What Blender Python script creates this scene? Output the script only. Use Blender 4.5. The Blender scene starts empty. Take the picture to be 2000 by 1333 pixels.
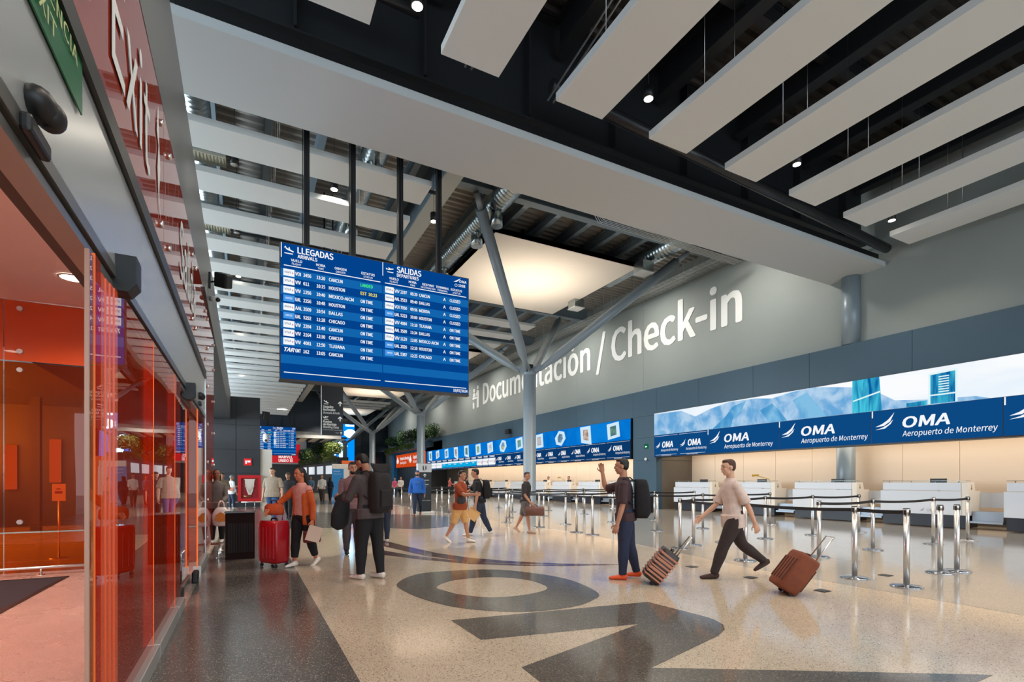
import bpy, bmesh, math, random
from math import sin, cos, pi, radians, sqrt, atan2
from mathutils import Vector, Matrix, Euler
random.seed(7)
S = bpy.context.scene
COL = S.collection

# ---------------------------------------------------------------- camera
YAW = math.atan(520 / 997.0)
EYE = 1.35
cam = bpy.data.cameras.new('camera'); cam.lens = 36 * 997 / 2000; cam.sensor_width = 36
cam.shift_y = 273.5 / 2000; cam.clip_end = 300; cam.clip_start = 0.05
cob = bpy.data.objects.new('camera', cam); COL.objects.link(cob)
cob.location = (0, 0, EYE); cob.rotation_euler = (pi / 2, 0, -YAW)
S.camera = cob
# ---------------------------------------------------------------- world, exposure
W = bpy.data.worlds.new('world'); S.world = W; W.use_nodes = True
wb = W.node_tree.nodes['Background']; wb.inputs[0].default_value = (0.72, 0.88, 1.0, 1); wb.inputs[1].default_value = 0.95
S.view_settings.view_transform = 'Standard'; S.view_settings.look = 'None'
EXPO = 0.6; EK = 2 ** -EXPO
S.view_settings.exposure = EXPO; S.view_settings.gamma = 1; S.view_settings.use_curve_mapping = False
cy = S.cycles
cy.max_bounces = 8; cy.diffuse_bounces = 4; cy.glossy_bounces = 4; cy.transmission_bounces = 6; cy.transparent_max_bounces = 8
cy.sample_clamp_indirect = 4.0; cy.caustics_reflective = False; cy.caustics_refractive = False

def lamp(kind, name, loc, power, col=(1, 1, 1), rot=(0, 0, 0), **k):
    d = bpy.data.lights.new(name, kind); d.energy = power; d.color = col
    for a, b in k.items(): setattr(d, a, b)
    o = bpy.data.objects.new(name, d); COL.objects.link(o); o.location = loc; o.rotation_euler = rot
    return o
WARM = (1.0, 0.87, 0.74)
# added daylight fill behind the camera, no glazing built there
lamp('AREA', 'fill_behind_camera', (5.0, -9.0, 4.2), 550, (0.80, 0.92, 1.0), (radians(90), 0, 0), shape='RECTANGLE', size=24, size_y=7)
# daylight through the street side windows beyond the entrance
lamp('AREA', 'daylight_street_windows', (-7.6, 26, 3.4), 5200, (0.80, 0.92, 1.0), (0, radians(-105), 0), shape='RECTANGLE', size=4, size_y=30)

# ---------------------------------------------------------------- materials
def lin(c):
    return tuple(((v / 255) / 12.92 if v / 255 <= 0.04045 else ((v / 255 + 0.055) / 1.055) ** 2.4) for v in c) + (1,)
MATS = {}
def mat(name, rgb=(128, 128, 128), rough=0.6, metal=0.0, emit=0, ecol=None, spec=None, coat=0, noise=0, nscale=8, alpha=None):
    if name in MATS: return MATS[name]
    m = bpy.data.materials.new(name); m.use_nodes = True
    nt = m.node_tree; b = nt.nodes['Principled BSDF']
    b.inputs['Base Color'].default_value = lin(rgb); b.inputs['Roughness'].default_value = rough
    b.inputs['Metallic'].default_value = metal
    if spec is not None: b.inputs['Specular IOR Level'].default_value = spec
    if coat: b.inputs['Coat Weight'].default_value = coat; b.inputs['Coat Roughness'].default_value = 0.02
    if emit:
        b.inputs['Emission Color'].default_value = lin(ecol or rgb); b.inputs['Emission Strength'].default_value = emit
    if noise:
        tc = nt.nodes.new('ShaderNodeTexCoord'); n = nt.nodes.new('ShaderNodeTexNoise'); n.inputs['Scale'].default_value = nscale
        n.inputs['Detail'].default_value = 5
        r = nt.nodes.new('ShaderNodeValToRGB'); L = lin(rgb)
        r.color_ramp.elements[0].color = tuple(v * (1 - noise) for v in L[:3]) + (1,)
        r.color_ramp.elements[1].color = tuple(min(1, v * (1 + noise)) for v in L[:3]) + (1,)
        r.color_ramp.elements[0].position = 0.3; r.color_ramp.elements[1].position = 0.7
        nt.links.new(tc.outputs['Object'], n.inputs['Vector']); nt.links.new(n.outputs['Fac'], r.inputs['Fac'])
        nt.links.new(r.outputs['Color'], b.inputs['Base Color'])
    MATS[name] = m
    return m

def glow(name, rgb, s=1.0):
    if name in MATS: return MATS[name]
    m = bpy.data.materials.new(name); m.use_nodes = True; nt = m.node_tree; nt.nodes.clear()
    e = nt.nodes.new('ShaderNodeEmission'); e.inputs[0].default_value = lin(rgb); e.inputs[1].default_value = s * EK if s < 2 else s
    o = nt.nodes.new('ShaderNodeOutputMaterial'); nt.links.new(e.outputs[0], o.inputs[0])
    MATS[name] = m; return m

def terrazzo(name, base, chip_dark, chip_light, dark_amt=0.5, rough=0.09, scale=90):
    m = bpy.data.materials.new(name); m.use_nodes = True; nt = m.node_tree; b = nt.nodes['Principled BSDF']
    N = nt.nodes.new; L = nt.links.new
    tc = N('ShaderNodeTexCoord')
    v = N('ShaderNodeTexVoronoi'); v.inputs['Scale'].default_value = scale; v.feature = 'F1'
    L(tc.outputs['Object'], v.inputs['Vector'])
    sep = N('ShaderNodeSeparateColor'); L(v.outputs['Color'], sep.inputs[0])
    def step(sock, th, up=True):
        q = N('ShaderNodeMath'); q.operation = 'GREATER_THAN' if up else 'LESS_THAN'; q.inputs[1].default_value = th; L(sock, q.inputs[0]); return q.outputs[0]
    def mul(a, c):
        q = N('ShaderNodeMath'); q.operation = 'MULTIPLY'; L(a, q.inputs[0]); L(c, q.inputs[1]); return q.outputs[0]
    core = step(v.outputs['Distance'], 0.42, False)
    dk = mul(step(sep.outputs[0], 1 - dark_amt), core); lt = mul(step(sep.outputs[1], 0.72), core)
    n = N('ShaderNodeTexNoise'); n.inputs['Scale'].default_value = 1.6; n.inputs['Detail'].default_value = 4; L(tc.outputs['Object'], n.inputs['Vector'])
    r = N('ShaderNodeValToRGB'); B = lin(base)
    r.color_ramp.elements[0].color = tuple(x * 0.9 for x in B[:3]) + (1,); r.color_ramp.elements[1].color = tuple(min(1, x * 1.08) for x in B[:3]) + (1,)
    L(n.outputs['Fac'], r.inputs['Fac'])
    m1 = N('ShaderNodeMix'); m1.data_type = 'RGBA'; L(lt, m1.inputs[0]); L(r.outputs[0], m1.inputs[6]); m1.inputs[7].default_value = lin(chip_light)
    m2 = N('ShaderNodeMix'); m2.data_type = 'RGBA'; L(dk, m2.inputs[0]); L(m1.outputs[2], m2.inputs[6]); m2.inputs[7].default_value = lin(chip_dark)
    L(m2.outputs[2], b.inputs['Base Color'])
    n2 = N('ShaderNodeTexNoise'); n2.inputs['Scale'].default_value = 2.2; n2.inputs['Detail'].default_value = 6; L(tc.outputs['Object'], n2.inputs['Vector'])
    mr = N('ShaderNodeMapRange'); mr.inputs['To Min'].default_value = rough * 0.7; mr.inputs['To Max'].default_value = rough * 1.5
    L(n2.outputs['Fac'], mr.inputs['Value']); L(mr.outputs[0], b.inputs['Roughness'])
    b.inputs['IOR'].default_value = 1.6
    MATS[name] = m; return m

def glass(name, rgb, tint=0.9, rough=0.0, ior=1.5, mixback=0.0, back=(150, 30, 10)):
    """thin tinted sheet: transparent colour with a fresnel reflection, a little diffuse body"""
    m = bpy.data.materials.new(name); m.use_nodes = True; nt = m.node_tree; nt.nodes.clear(); N = nt.nodes.new; L = nt.links.new
    o = N('ShaderNodeOutputMaterial'); t = N('ShaderNodeBsdfTransparent'); t.inputs[0].default_value = lin(rgb)
    g = N('ShaderNodeBsdfGlossy'); g.inputs['Roughness'].default_value = rough; g.inputs[0].default_value = (1, 1, 1, 1)
    d = N('ShaderNodeBsdfDiffuse'); d.inputs[0].default_value = lin(back)
    mx = N('ShaderNodeMixShader'); mx.inputs[0].default_value = mixback; L(t.outputs[0], mx.inputs[1]); L(d.outputs[0], mx.inputs[2])
    f = N('ShaderNodeFresnel'); f.inputs[0].default_value = ior
    if rgb is not None:
        # slow ripple of toughened glass
        tc = N('ShaderNodeTexCoord'); n = N('ShaderNodeTexNoise'); n.inputs['Scale'].default_value = 0.9; n.inputs['Detail'].default_value = 0
        bp = N('ShaderNodeBump'); bp.inputs['Strength'].default_value = 0.06; bp.inputs['Distance'].default_value = 0.05
        L(tc.outputs['Object'], n.inputs['Vector']); L(n.outputs['Fac'], bp.inputs['Height']); L(bp.outputs[0], g.inputs['Normal'])
    m2 = N('ShaderNodeMixShader'); L(f.outputs[0], m2.inputs[0]); L(mx.outputs[0], m2.inputs[1]); L(g.outputs[0], m2.inputs[2])
    L(m2.outputs[0], o.inputs[0])
    MATS[name] = m; return m

WHITE = mat('white_paint', (212, 214, 212), 0.75)
BAFFLE = mat('baffle_board', (210, 213, 211), 0.85)
STEEL = mat('brushed_steel', (222, 218, 214), 0.30, 1.0)
CHROME = mat('polished_chrome', (215, 215, 218), 0.07, 1.0)
GALV = mat('galvanised_duct', (180, 190, 192), 0.28, 1.0, noise=0.12, nscale=5)
BLACK = mat('black_plastic', (18, 18, 20), 0.45)
BLACKM = mat('black_metal', (26, 27, 29), 0.4, 0.2)
STRUCT = mat('tree_paint', (140, 153, 162), 0.38, 0.1)
BEAMB = mat('blue_grey_steel', (118, 134, 144), 0.5)
DKBEAM = mat('black_steel', (34, 36, 39), 0.5)
WALLG = mat('grey_wall_panel', (138, 146, 143), 0.7, noise=0.03, nscale=0.6)
BAND = mat('slate_blue_panel', (54, 80, 97), 0.55, noise=0.04, nscale=0.6)
DKPANEL = mat('charcoal_panel', (44, 47, 51), 0.5, noise=0.05, nscale=0.5)
BEIGEW = mat('cream_wall', (224, 204, 182), 0.6)
ALU = mat('satin_aluminium', (150, 150, 146), 0.33, 0.85)
ALUD = mat('dark_aluminium', (70, 70, 68), 0.4, 0.7)
TXTW = glow('screen_white', (245, 248, 252), 1.0)
PAINTW = mat('white_lettering', (228, 232, 230), 0.6)
F_BEIGE = terrazzo('terrazzo_beige', (201, 184, 161), (96, 80, 68), (226, 214, 196), 0.2, 0.10, 95)
F_GREY = terrazzo('terrazzo_grey', (163, 157, 147), (110, 104, 98), (186, 180, 170), 0.2, 0.09, 95)
F_DARK = terrazzo('terrazzo_dark', (96, 91, 86), (58, 54, 51), (168, 158, 146), 0.3, 0.15, 95)
F_LOGO = terrazzo('terrazzo_charcoal', (101, 94, 86), (66, 61, 56), (150, 138, 124), 0.35, 0.1, 95)
F_BROWN = terrazzo('terrazzo_mauve', (98, 72, 70), (70, 52, 52), (130, 104, 98), 0.3, 0.085, 95)
F_STRIP = terrazzo('terrazzo_strip', (150, 146, 136), (80, 76, 70), (190, 186, 176), 0.3, 0.12, 120)
F_PINK = terrazzo('terrazzo_lobby', (206, 162, 148), (150, 110, 96), (226, 194, 182), 0.3, 0.25, 160)  # salmon cast of the orange lobby light put into this floor colour
ORG = glass('orange_glass', (255, 160, 84), mixback=0.12, back=(200, 48, 8), ior=1.5)
ORGD = glass('deep_orange_glass', (244, 158, 70), mixback=0.10, back=(190, 60, 10), ior=1.5)
ORGBACK = glass('orange_backed_glass', (150, 30, 12), mixback=0.97, back=(168, 56, 34), ior=1.75)
ORGS = glass('orange_film_glass', (255, 160, 84), mixback=0.42, back=(216, 56, 10), ior=1.45)
CLEAR = glass('clear_glass', (225, 232, 230), mixback=0.03, back=(190, 195, 190), ior=1.45)

# ---------------------------------------------------------------- mesh helpers
class MB:
    def __init__(s): s.v = []; s.f = []; s.m = []; s.mi = 0; s.sm = []; s.smooth = False
    def quadpts(s, pts):
        n = len(s.v); s.v += [tuple(p) for p in pts]; s.f.append(tuple(range(n, n + len(pts)))); s.m.append(s.mi); s.sm.append(s.smooth)
    def box(s, x0, x1, y0, y1, z0, z1, M=None):
        P = [Vector(p) for p in ((x0, y0, z0), (x1, y0, z0), (x1, y1, z0), (x0, y1, z0), (x0, y0, z1), (x1, y0, z1), (x1, y1, z1), (x0, y1, z1))]
        if M: P = [M @ p for p in P]
        n = len(s.v); s.v += [tuple(p) for p in P]
        for q in ((0, 3, 2, 1), (4, 5, 6, 7), (0, 1, 5, 4), (1, 2, 6, 5), (2, 3, 7, 6), (3, 0, 4, 7)):
            s.f.append(tuple(n + i for i in q)); s.m.append(s.mi); s.sm.append(False)
        return s
    def ring(s, pts):
        n = len(s.v); s.v += [tuple(p) for p in pts]; return list(range(n, n + len(pts)))
    def loft(s, rings, cap=True, smooth=True):
        R = [s.ring(r) for r in rings]; k = len(R[0])
        for a, b in zip(R, R[1:]):
            for i in range(k):
                j = (i + 1) % k; s.f.append((a[i], a[j], b[j], b[i])); s.m.append(s.mi); s.sm.append(smooth)
        if cap:
            s.f.append(tuple(reversed(R[0]))); s.m.append(s.mi); s.sm.append(False)
            s.f.append(tuple(R[-1])); s.m.append(s.mi); s.sm.append(False)
        return s
    def cyl(s, p0, p1, r0, r1=None, n=16, smooth=True):
        return s.tube([p0, p1], [r0, r0 if r1 is None else r1], n, smooth)
    def tube(s, pts, rad, n=12, smooth=True, flat=None, up=None):
        pts = [Vector(p) for p in pts]
        if not isinstance(rad, (list, tuple)): rad = [rad] * len(pts)
        d0 = (pts[1] - pts[0]).normalized()
        u = Vector(up) if up else (Vector((0, 0, 1)) if abs(d0.z) < 0.9 else Vector((1, 0, 0)))
        rings = []
        for i, p in enumerate(pts):
            d = (pts[min(i + 1, len(pts) - 1)] - pts[max(i - 1, 0)]).normalized()
            a = d.cross(u)
            if a.length < 1e-5: a = d.orthogonal()
            a.normalize(); b = a.cross(d).normalized(); u = b
            r = rad[i]; ra, rb = r if isinstance(r, tuple) else (r, r)
            rings.append([p + a * (ra * cos(2 * pi * k / n)) + b * (rb * sin(2 * pi * k / n)) for k in range(n)])
        return s.loft(rings, smooth=smooth)
    def lathe(s, prof, at=(0, 0, 0), n=24, cap=True):
        at = Vector(at)
        return s.loft([[at + Vector((r * cos(2 * pi * k / n), r * sin(2 * pi * k / n), z)) for k in range(n)] for r, z in prof], cap)
    def ell(s, c, r, M=None, n=12, k=8):
        c = Vector(c); rings = []
        for i in range(1, k):
            t = pi * i / k
            ring = [Vector((r[0] * sin(t) * cos(2 * pi * j / n), r[1] * sin(t) * sin(2 * pi * j / n), -r[2] * cos(t))) for j in range(n)]
            if M: ring = [M @ p for p in ring]
            rings.append([c + p for p in ring])
        return s.loft(rings)
    def prism(s, pts, u, v, w, o=(0, 0, 0), t=0.01):
        """2D polygon pts in the plane (u,v) at o, thickness t along w"""
        u, v, w, o = map(Vector, (u, v, w, o))
        a = [o + u * x + v * y for x, y in pts]; b = [p + w * t for p in a]
        ia = s.ring(a); ib = s.ring(b); k = len(pts)
        s.f.append(tuple(ia)); s.m.append(s.mi); s.sm.append(False)
        s.f.append(tuple(reversed(ib))); s.m.append(s.mi); s.sm.append(False)
        for i in range(k):
            j = (i + 1) % k; s.f.append((ia[i], ib[i], ib[j], ia[j])); s.m.append(s.mi); s.sm.append(False)
        return s
    def text(s, body, o, u, v, h, width=None, align='l', bold=0.0, shear=0.0, depth=0.004, spacing=1.0):
        V, F = text_mesh(body, shear)
        if not V: return s
        xs = [p[0] for p in V]; x0, x1 = min(xs), max(xs)
        k = h / cap_height()
        w = (x1 - x0) * k; sx = k
        if width: sx = width / (x1 - x0); w = width
        off = {'l': 0, 'c': -w / 2, 'r': -w}[align]
        u, v, o = Vector(u), Vector(v), Vector(o); nrm = u.cross(v).normalized()
        B = bold * h * 1.15
        for q, (ou, ov) in enumerate(((0, 0), (B, 0), (-B, 0), (0, B * 0.6), (0, -B * 0.6), (B * 0.7, B * 0.5), (-B * 0.7, B * 0.5), (B * 0.7, -B * 0.5), (-B * 0.7, -B * 0.5)) if bold else ((0, 0),)):
            n = len(s.v)
            s.v += [tuple(o + u * ((x - x0) * sx + off + ou) + v * (y * k + ov) + nrm * (depth + q * 0.0002)) for x, y in V]
            for f in F: s.f.append(tuple(n + i for i in f)); s.m.append(s.mi); s.sm.append(False)
        return s
    def build(s, name, mats, parent=None, bevel=0, local=False, sub=None):
        me = bpy.data.meshes.new(name)
        off = Vector(parent.get('_o', (0, 0, 0))) if (parent is not None and not local) else Vector((0, 0, 0))
        me.from_pydata([tuple(Vector(p) - off) for p in s.v], [], s.f)
        if not isinstance(mats, (list, tuple)): mats = [mats]
        for m in mats: me.materials.append(m)
        me.polygons.foreach_set('material_index', s.m); me.polygons.foreach_set('use_smooth', s.sm)
        me.update()
        o = bpy.data.objects.new(name, me); COL.objects.link(o)
        if parent is not None: o.parent = sub or parent
        if bevel:
            b = o.modifiers.new('bevel', 'BEVEL'); b.width = bevel; b.segments = 2; b.limit_method = 'ANGLE'
        return o

_T = {}; CAP = 0.73
FONT = None; CAP = 0.73
import os
_fp = os.path.join(bpy.utils.system_resource('DATAFILES'), 'fonts', 'Noto Sans CJK Regular.woff2')   # the sans that ships with Blender; falls back to the built-in one
try:
    if os.path.exists(_fp): FONT = bpy.data.fonts.load(_fp)
except Exception: FONT = None
def cap_height():
    return max(y for x, y in text_mesh('H', 0.0)[0])
def text_mesh(body, shear):
    key = (body, shear)
    if key in _T: return _T[key]
    c = bpy.data.curves.new('t', 'FONT'); c.body = body; c.size = 1; c.shear = shear; c.resolution_u = 3
    if FONT: c.font = FONT
    o = bpy.data.objects.new('t', c); COL.objects.link(o)
    dg = bpy.context.evaluated_depsgraph_get(); me = o.evaluated_get(dg).to_mesh()
    V = [(p.co.x, p.co.y) for p in me.vertices]; F = [tuple(p.vertices) for p in me.polygons]
    o.evaluated_get(dg).to_mesh_clear()
    bpy.data.objects.remove(o); bpy.data.curves.remove(c)
    _T[key] = (V, F); return _T[key]

def tag(o, label=None, cat=None, group=None, kind=None):
    if label: o['label'] = label
    if cat: o['category'] = cat
    if group: o['group'] = group
    if kind: o['kind'] = kind
    return o
def thing(name, loc, label, cat, group=None, rz=0):
    o = bpy.data.objects.new(name, None); COL.objects.link(o); o.location = loc; o.rotation_euler = (0, 0, rz)
    o.empty_display_size = 0.1
    if rz == 0: o['_o'] = tuple(loc)
    tag(o, label, cat, group); return o
def struct(name, mb, m, bevel=0):
    return tag(mb.build(name, m, None, bevel), kind='structure')
def catmull(P, k=6):
    out = []; n = len(P)
    for i in range(n):
        a, b, c, d = (Vector(P[(i + j) % n]) for j in (-1, 0, 1, 2))
        for t in range(k):
            q = t / k
            out.append(tuple(0.5 * ((2 * b) + (c - a) * q + (2 * a - 5 * b + 4 * c - d) * q * q + (3 * b - a - 3 * c + d) * q ** 3)))
    return out
def copy_thing(root, loc, rz=None, label=None, group=None):
    r = root.copy(); COL.objects.link(r); r.location = loc
    if rz is not None: r.rotation_euler = (0, 0, rz)
    if label: r['label'] = label
    if group: r['group'] = group
    for ch in root.children:
        c = ch.copy(); COL.objects.link(c); c.parent = r
        for g in ch.children:
            d = g.copy(); COL.objects.link(d); d.parent = c
    return r
ORD = ['first', 'second', 'third', 'fourth', 'fifth', 'sixth', 'seventh', 'eighth', 'ninth', 'tenth', 'eleventh', 'twelfth', 'thirteenth', 'fourteenth',
       'fifteenth', 'sixteenth', 'seventeenth', 'eighteenth', 'nineteenth', 'twentieth', 'twenty-first', 'twenty-second', 'twenty-third', 'twenty-fourth',
       'twenty-fifth', 'twenty-sixth', 'twenty-seventh']
XX, YY, ZZ = (1, 0, 0), (0, 1, 0), (0, 0, 1)
#@@SHELL
# ================================================================ FLOOR
def flat(name, pts, m, z=0.0, t=0.02):
    b = MB(); b.prism(pts, XX, YY, (0, 0, -1), (0, 0, z), t); return struct(name, b, m)
flat('floor', [(-14, -12), (20.2, -12), (20.2, 82), (-14, 82)], F_BEIGE, 0.0, 0.3)
flat('floor_grey_zone', [(6.92, -12), (20.1, -12), (20.1, 71), (7.6, 71), (7.6, 10), (6.92, 5)], F_GREY, 0.002, 0.003)
flat('floor_dark_border', [(-0.575, -12), (0.68, -12), (0.68, 71), (-0.575, 71)], F_DARK, 0.002, 0.003)
flat('floor_threshold_strip', [(-0.70, -12), (-0.575, -12), (-0.575, 11), (-0.70, 11)], F_STRIP, 0.003, 0.003)
flat('floor_lobby', [(-9, -6), (-0.70, -6), (-0.70, 9.95), (-9, 9.95)], F_PINK, 0.003, 0.003)
flat('floor_dark_cross_band', catmull([(-0.5, 16.4), (1.56, 15.69), (3.38, 14.74), (4.3, 13.9), (5.6, 14.6), (6.8, 17.2), (6.49, 19.27), (4.82, 20.84), (2.35, 23.66), (-0.5, 25.6)], 5), F_DARK, 0.003, 0.002)
flat('floor_far_dark_band', [(-0.5, 33), (4.16, 30.83), (5.2, 30.2), (6.2, 35.6), (4.91, 36.36), (3.68, 37.0), (-0.5, 39)], F_DARK, 0.003, 0.002)
Oo = catmull([(1.75, 6.61), (2.08, 7.08), (2.5, 7.23), (3.31, 7.03), (3.76, 6.4), (3.91, 5.74), (3.75, 4.95), (3.42, 4.66), (3.09, 4.54), (2.63, 4.57), (2.26, 4.79), (1.98, 5.12), (1.79, 5.64), (1.72, 6.16)], 5)
Oi = catmull([(2.15, 6.19), (2.5, 6.48), (3.04, 6.46), (3.38, 6.06), (3.38, 5.52), (3.06, 5.31), (2.57, 5.32), (2.28, 5.61), (2.17, 5.92)], 5)
flat('floor_inlay_letter_o', Oo, F_LOGO, 0.003, 0.002)
flat('floor_inlay_letter_o_centre', Oi, F_BEIGE, 0.004, 0.002)
flat('floor_inlay_letter_m', [(1.76, 4.65), (3.97, 4.34), (4.04, 3.68), (4.04, 3.5), (3.97, 3.33), (3.85, 3.21), (3.65, 3.11), (2.59, 2.8), (3.30, 2.38), (4.6, 1.6), (1.75, 1.5), (1.75, 2.95), (1.77, 3.24), (3.29, 3.71), (1.77, 3.96)], F_LOGO, 0.003, 0.002)
flat('floor_inlay_swoosh', [(2.70, 12.0), (2.94, 10.37), (3.16, 9.12), (3.47, 8.31), (3.91, 7.65), (4.55, 7.01), (5.41, 6.49), (4.49, 6.90), (3.81, 7.42), (3.28, 7.95), (2.86, 8.9), (2.52, 10.59)], F_BROWN, 0.003, 0.002)
flat('floor_inlay_swoosh_lower', [(2.25, 10.3), (2.65, 9.05), (3.07, 8.25), (3.60, 7.55), (4.2, 7.02), (5.3, 6.47), (4.45, 6.80), (3.85, 7.15), (3.2, 7.70), (2.7, 8.45), (2.19, 9.39)], F_BROWN, 0.003, 0.002)
# ================================================================ RIGHT WALL
XW = 17.25; XU = 17.55
def panel_wall(name, x, y0, y1, z0, z1, m, cuts, zc=(), depth=0.4, gap=0.012, face=-1):
    """wall plane at x facing -X, built as panels with fine joints"""
    b = MB(); ys = [y0] + sorted(c for c in cuts if y0 < c < y1) + [y1]; zs = [z0] + list(zc) + [z1]
    for a, c in zip(ys, ys[1:]):
        for d, e in zip(zs, zs[1:]):
            b.box(x, x + depth, a + gap / 2, c - gap / 2, d + gap / 2, e - gap / 2)
    b.box(x + 0.02, x + depth, y0, y1, z0, z1)
    return struct(name, b, m)
panel_wall('wall_right_upper', XU, -12, 71, 5.77, 11.3, WALLG, [19.5, 25.2, 31, 40, 50, 60])
panel_wall('wall_right_band', XW, -12, 18.28, 4.53, 5.77, BAND, [-3, -0.2, 2.6, 5.2, 7.81, 10.88, 13.08, 15.75])
panel_wall('wall_right_band_far', XW, 18.28, 53.0, 4.50, 5.77, BAND, [19.93, 22.28, 24.9, 27.57, 30.3, 33, 35.7, 38.4, 41, 44, 47, 50])
panel_wall('wall_right_pilaster', XW, 18.28, 19.93, 0.0, 4.50, BAND, [], [2.35, 3.45], depth=0.35)
b = MB(); b.box(XW + 0.01, 19.9, 18.3, 18.65, 0, 2.33); b.box(XW + 0.01, 19.9, 18.3, 18.65, 2.345, 4.5); struct('wall_right_pilaster_return', b, mat('taupe_panel', (96, 88, 78), 0.6))
panel_wall('wall_right_alcove_back', 19.6, -12, 18.3, 0, 3.2, BEIGEW, [i * 1.55 - 11 for i in range(20)], depth=0.3)
panel_wall('wall_right_alcove_back_far', 19.6, 19.6, 47, 0, 3.2, BEIGEW, [i * 1.55 + 19 for i in range(20)], depth=0.3)
panel_wall('wall_right_alcove_end', 19.55, 47, 53, 0, 3.2, mat('taupe_panel'), [48.5, 50, 51.5], [1.6], depth=0.3)
b = MB(); b.box(XW + 0.1, 19.9, -12, 53, 3.2, 3.3); struct('ceiling_alcove', b, WHITE)
b = MB(); b.box(19.5, 19.6, -12, 18.3, 0, 0.12); struct('baseboard_alcove', b, mat('taupe_panel'))
# portal at the far end of the right wall (blue frame, dark opening)
CYB = mat('bright_blue_panel', (40, 140, 205), 0.5)
b = MB(); b.box(XW - 0.05, XW + 0.4, 53.0, 67.2, 4.75, 5.6); b.box(XW - 0.05, XW + 0.4, 66.2, 67.2, 0, 4.75); struct('wall_right_portal_frame', b, CYB)
b = MB(); b.box(XW, 19.9, 53.0, 53.3, 0, 4.75); struct('wall_right_portal_jamb', b, DKPANEL)
b = MB(); b.box(XW + 0.35, XW + 0.6, 53.3, 66.3, 0, 4.8); struct('wall_right_portal_recess', b, DKPANEL)
panel_wall('wall_right_far_parapet', XW, 48, 67.2, 4.5, 5.4, BAND, [52, 57, 62], depth=0.3)
# ================================================================ FAR WALLS
NAVY = mat('navy_glazing', (14, 28, 42), 0.25, coat=0.5, noise=0.3, nscale=0.3)
b = MB(); b.box(-6, 9.2, 58, 58.4, 6.6, 11.3); struct('wall_far_bulkhead', b, mat('navy_panel', (34, 46, 58), 0.6))
b = MB()
for i in range(6):
    x0 = 7 + i * 1.75
    for j in range(6): b.box(x0 + 0.03, x0 + 1.72, 71, 71.1, 2.2 + j * 1.5, 3.67 + j * 1.5)
b.mi = 1; b.box(7, 18.2, 71.05, 71.3, 2.1, 11.3)
struct('wall_far_glazing', b, [NAVY, mat('navy_frame', (20, 30, 40), 0.5)])
b = MB(); b.box(7, 18.2, 71, 71.4, 0, 2.1); b.box(XW, 18.2, 67.2, 71, 0, 5.5); struct('wall_far_glazing_base', b, WALLG)
b = MB(); b.box(-6, 9.6, 72, 72.3, 3.5, 9); struct('wall_far_white', b, WHITE)
b = MB(); b.box(-6, 7.5, 71.6, 72, 0, 3.5); struct('wall_far_shopfront', b, DKPANEL)
b = MB(); b.box(-4, 9.3, 58.4, 58.9, 5.95, 6.6); struct('ceiling_far_fascia', b, WHITE)
b = MB()
for i in range(7): b.box(1.5 + i * 1.25, 2.15 + i * 1.25, 59, 64, 5.9, 6.0)
b.mi = 1; b.box(-4, 10, 59, 64, 6.05, 6.2); struct('ceiling_far_striped_soffit', b, [BEIGEW, BLACK])
# charcoal block at the end of the entrance bulkhead
pb = MB(); zc = [0, 1.75, 3.0, 4.3, 5.78]
xs = [-3.6, -0.45, 0.69]
for a, c in zip(xs, xs[1:]):
    for d, e in zip(zc, zc[1:]): pb.box(a + 0.012, c - 0.012, 30.4, 30.5, d + 0.012, e - 0.012)
pb.box(-3.6, 0.67, 30.44, 44, 0, 5.78)
struct('wall_left_end_block', pb, DKPANEL)
# left side beyond the vestibule: street wall with daylight windows
b = MB(); b.box(-8.4, -8, 9.95, 46, 0, 1.0); b.box(-8.4, -8, 9.95, 46, 6.5, 11.3)
for i in range(10): b.box(-8.4, -8, 9.95 + i * 4, 10.5 + i * 4, 1.0, 6.5)
struct('wall_left_street', b, DKPANEL)
# entrance bulkhead over the doors
b = MB(); b.prism([(-3.4, -12), (-0.60, -12), (-0.70, 30.38), (-3.4, 30.38)], XX, YY, ZZ, (0, 0, 4.62), 1.30); struct('ceiling_entrance_bulkhead', b, [mat('bulkhead_satin', (120, 123, 122), 0.36, 0.45)])
b = MB(); b.prism([(-3.4, 10), (-0.61, 10), (-0.71, 30.36), (-3.4, 30.36)], XX, YY, ZZ, (0, 0, 4.56), 0.055); struct('ceiling_entrance_bulkhead_underside', b, DKPANEL)
# ================================================================ ROOF DECK AND STEEL
DECK = mat('ribbed_deck', (158, 156, 150), 0.5, 0.35, noise=0.12, nscale=2)
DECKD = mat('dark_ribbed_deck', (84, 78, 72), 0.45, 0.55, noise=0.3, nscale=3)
def deck(name, x0, x1, y0, y1, m, z=11.1, p=0.30):
    b = MB(); y = y0; pts = []
    while y < y1:
        pts += [(y, z), (y + p * 0.35, z), (y + p * 0.5, z + 0.09), (y + p * 0.85, z + 0.09)]; y += p
    for (a, za), (c, zb) in zip(pts, pts[1:]):
        b.quadpts([(x0, a, za), (x0, c, zb), (x1, c, zb), (x1, a, za)])
    b.box(x0, x1, y0, y1, z + 0.14, z + 0.3)
    return struct(name, b, m)
deck('ceiling_deck', -8.4, 17.7, 9.2, 71.5, DECK)
deck('ceiling_deck_front', -3.4, 17.7, -12, 9.2, DECKD)
def ibeam(b, p0, p1, h, w, t=0.04):
    p0 = Vector(p0); p1 = Vector(p1); d = (p1 - p0); L = d.length; d.normalize()
    a = Vector((-d.y, d.x, 0)); M = Matrix(((d.x, a.x, 0, p0.x), (d.y, a.y, 0, p0.y), (0, 0, 1, p0.z), (0, 0, 0, 1)))
    b.box(0, L, -w / 2, w / 2, 0, t, M); b.box(0, L, -w / 2, w / 2, h - t, h, M); b.box(0, L, -t / 3, t / 3, t, h - t, M)
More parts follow.
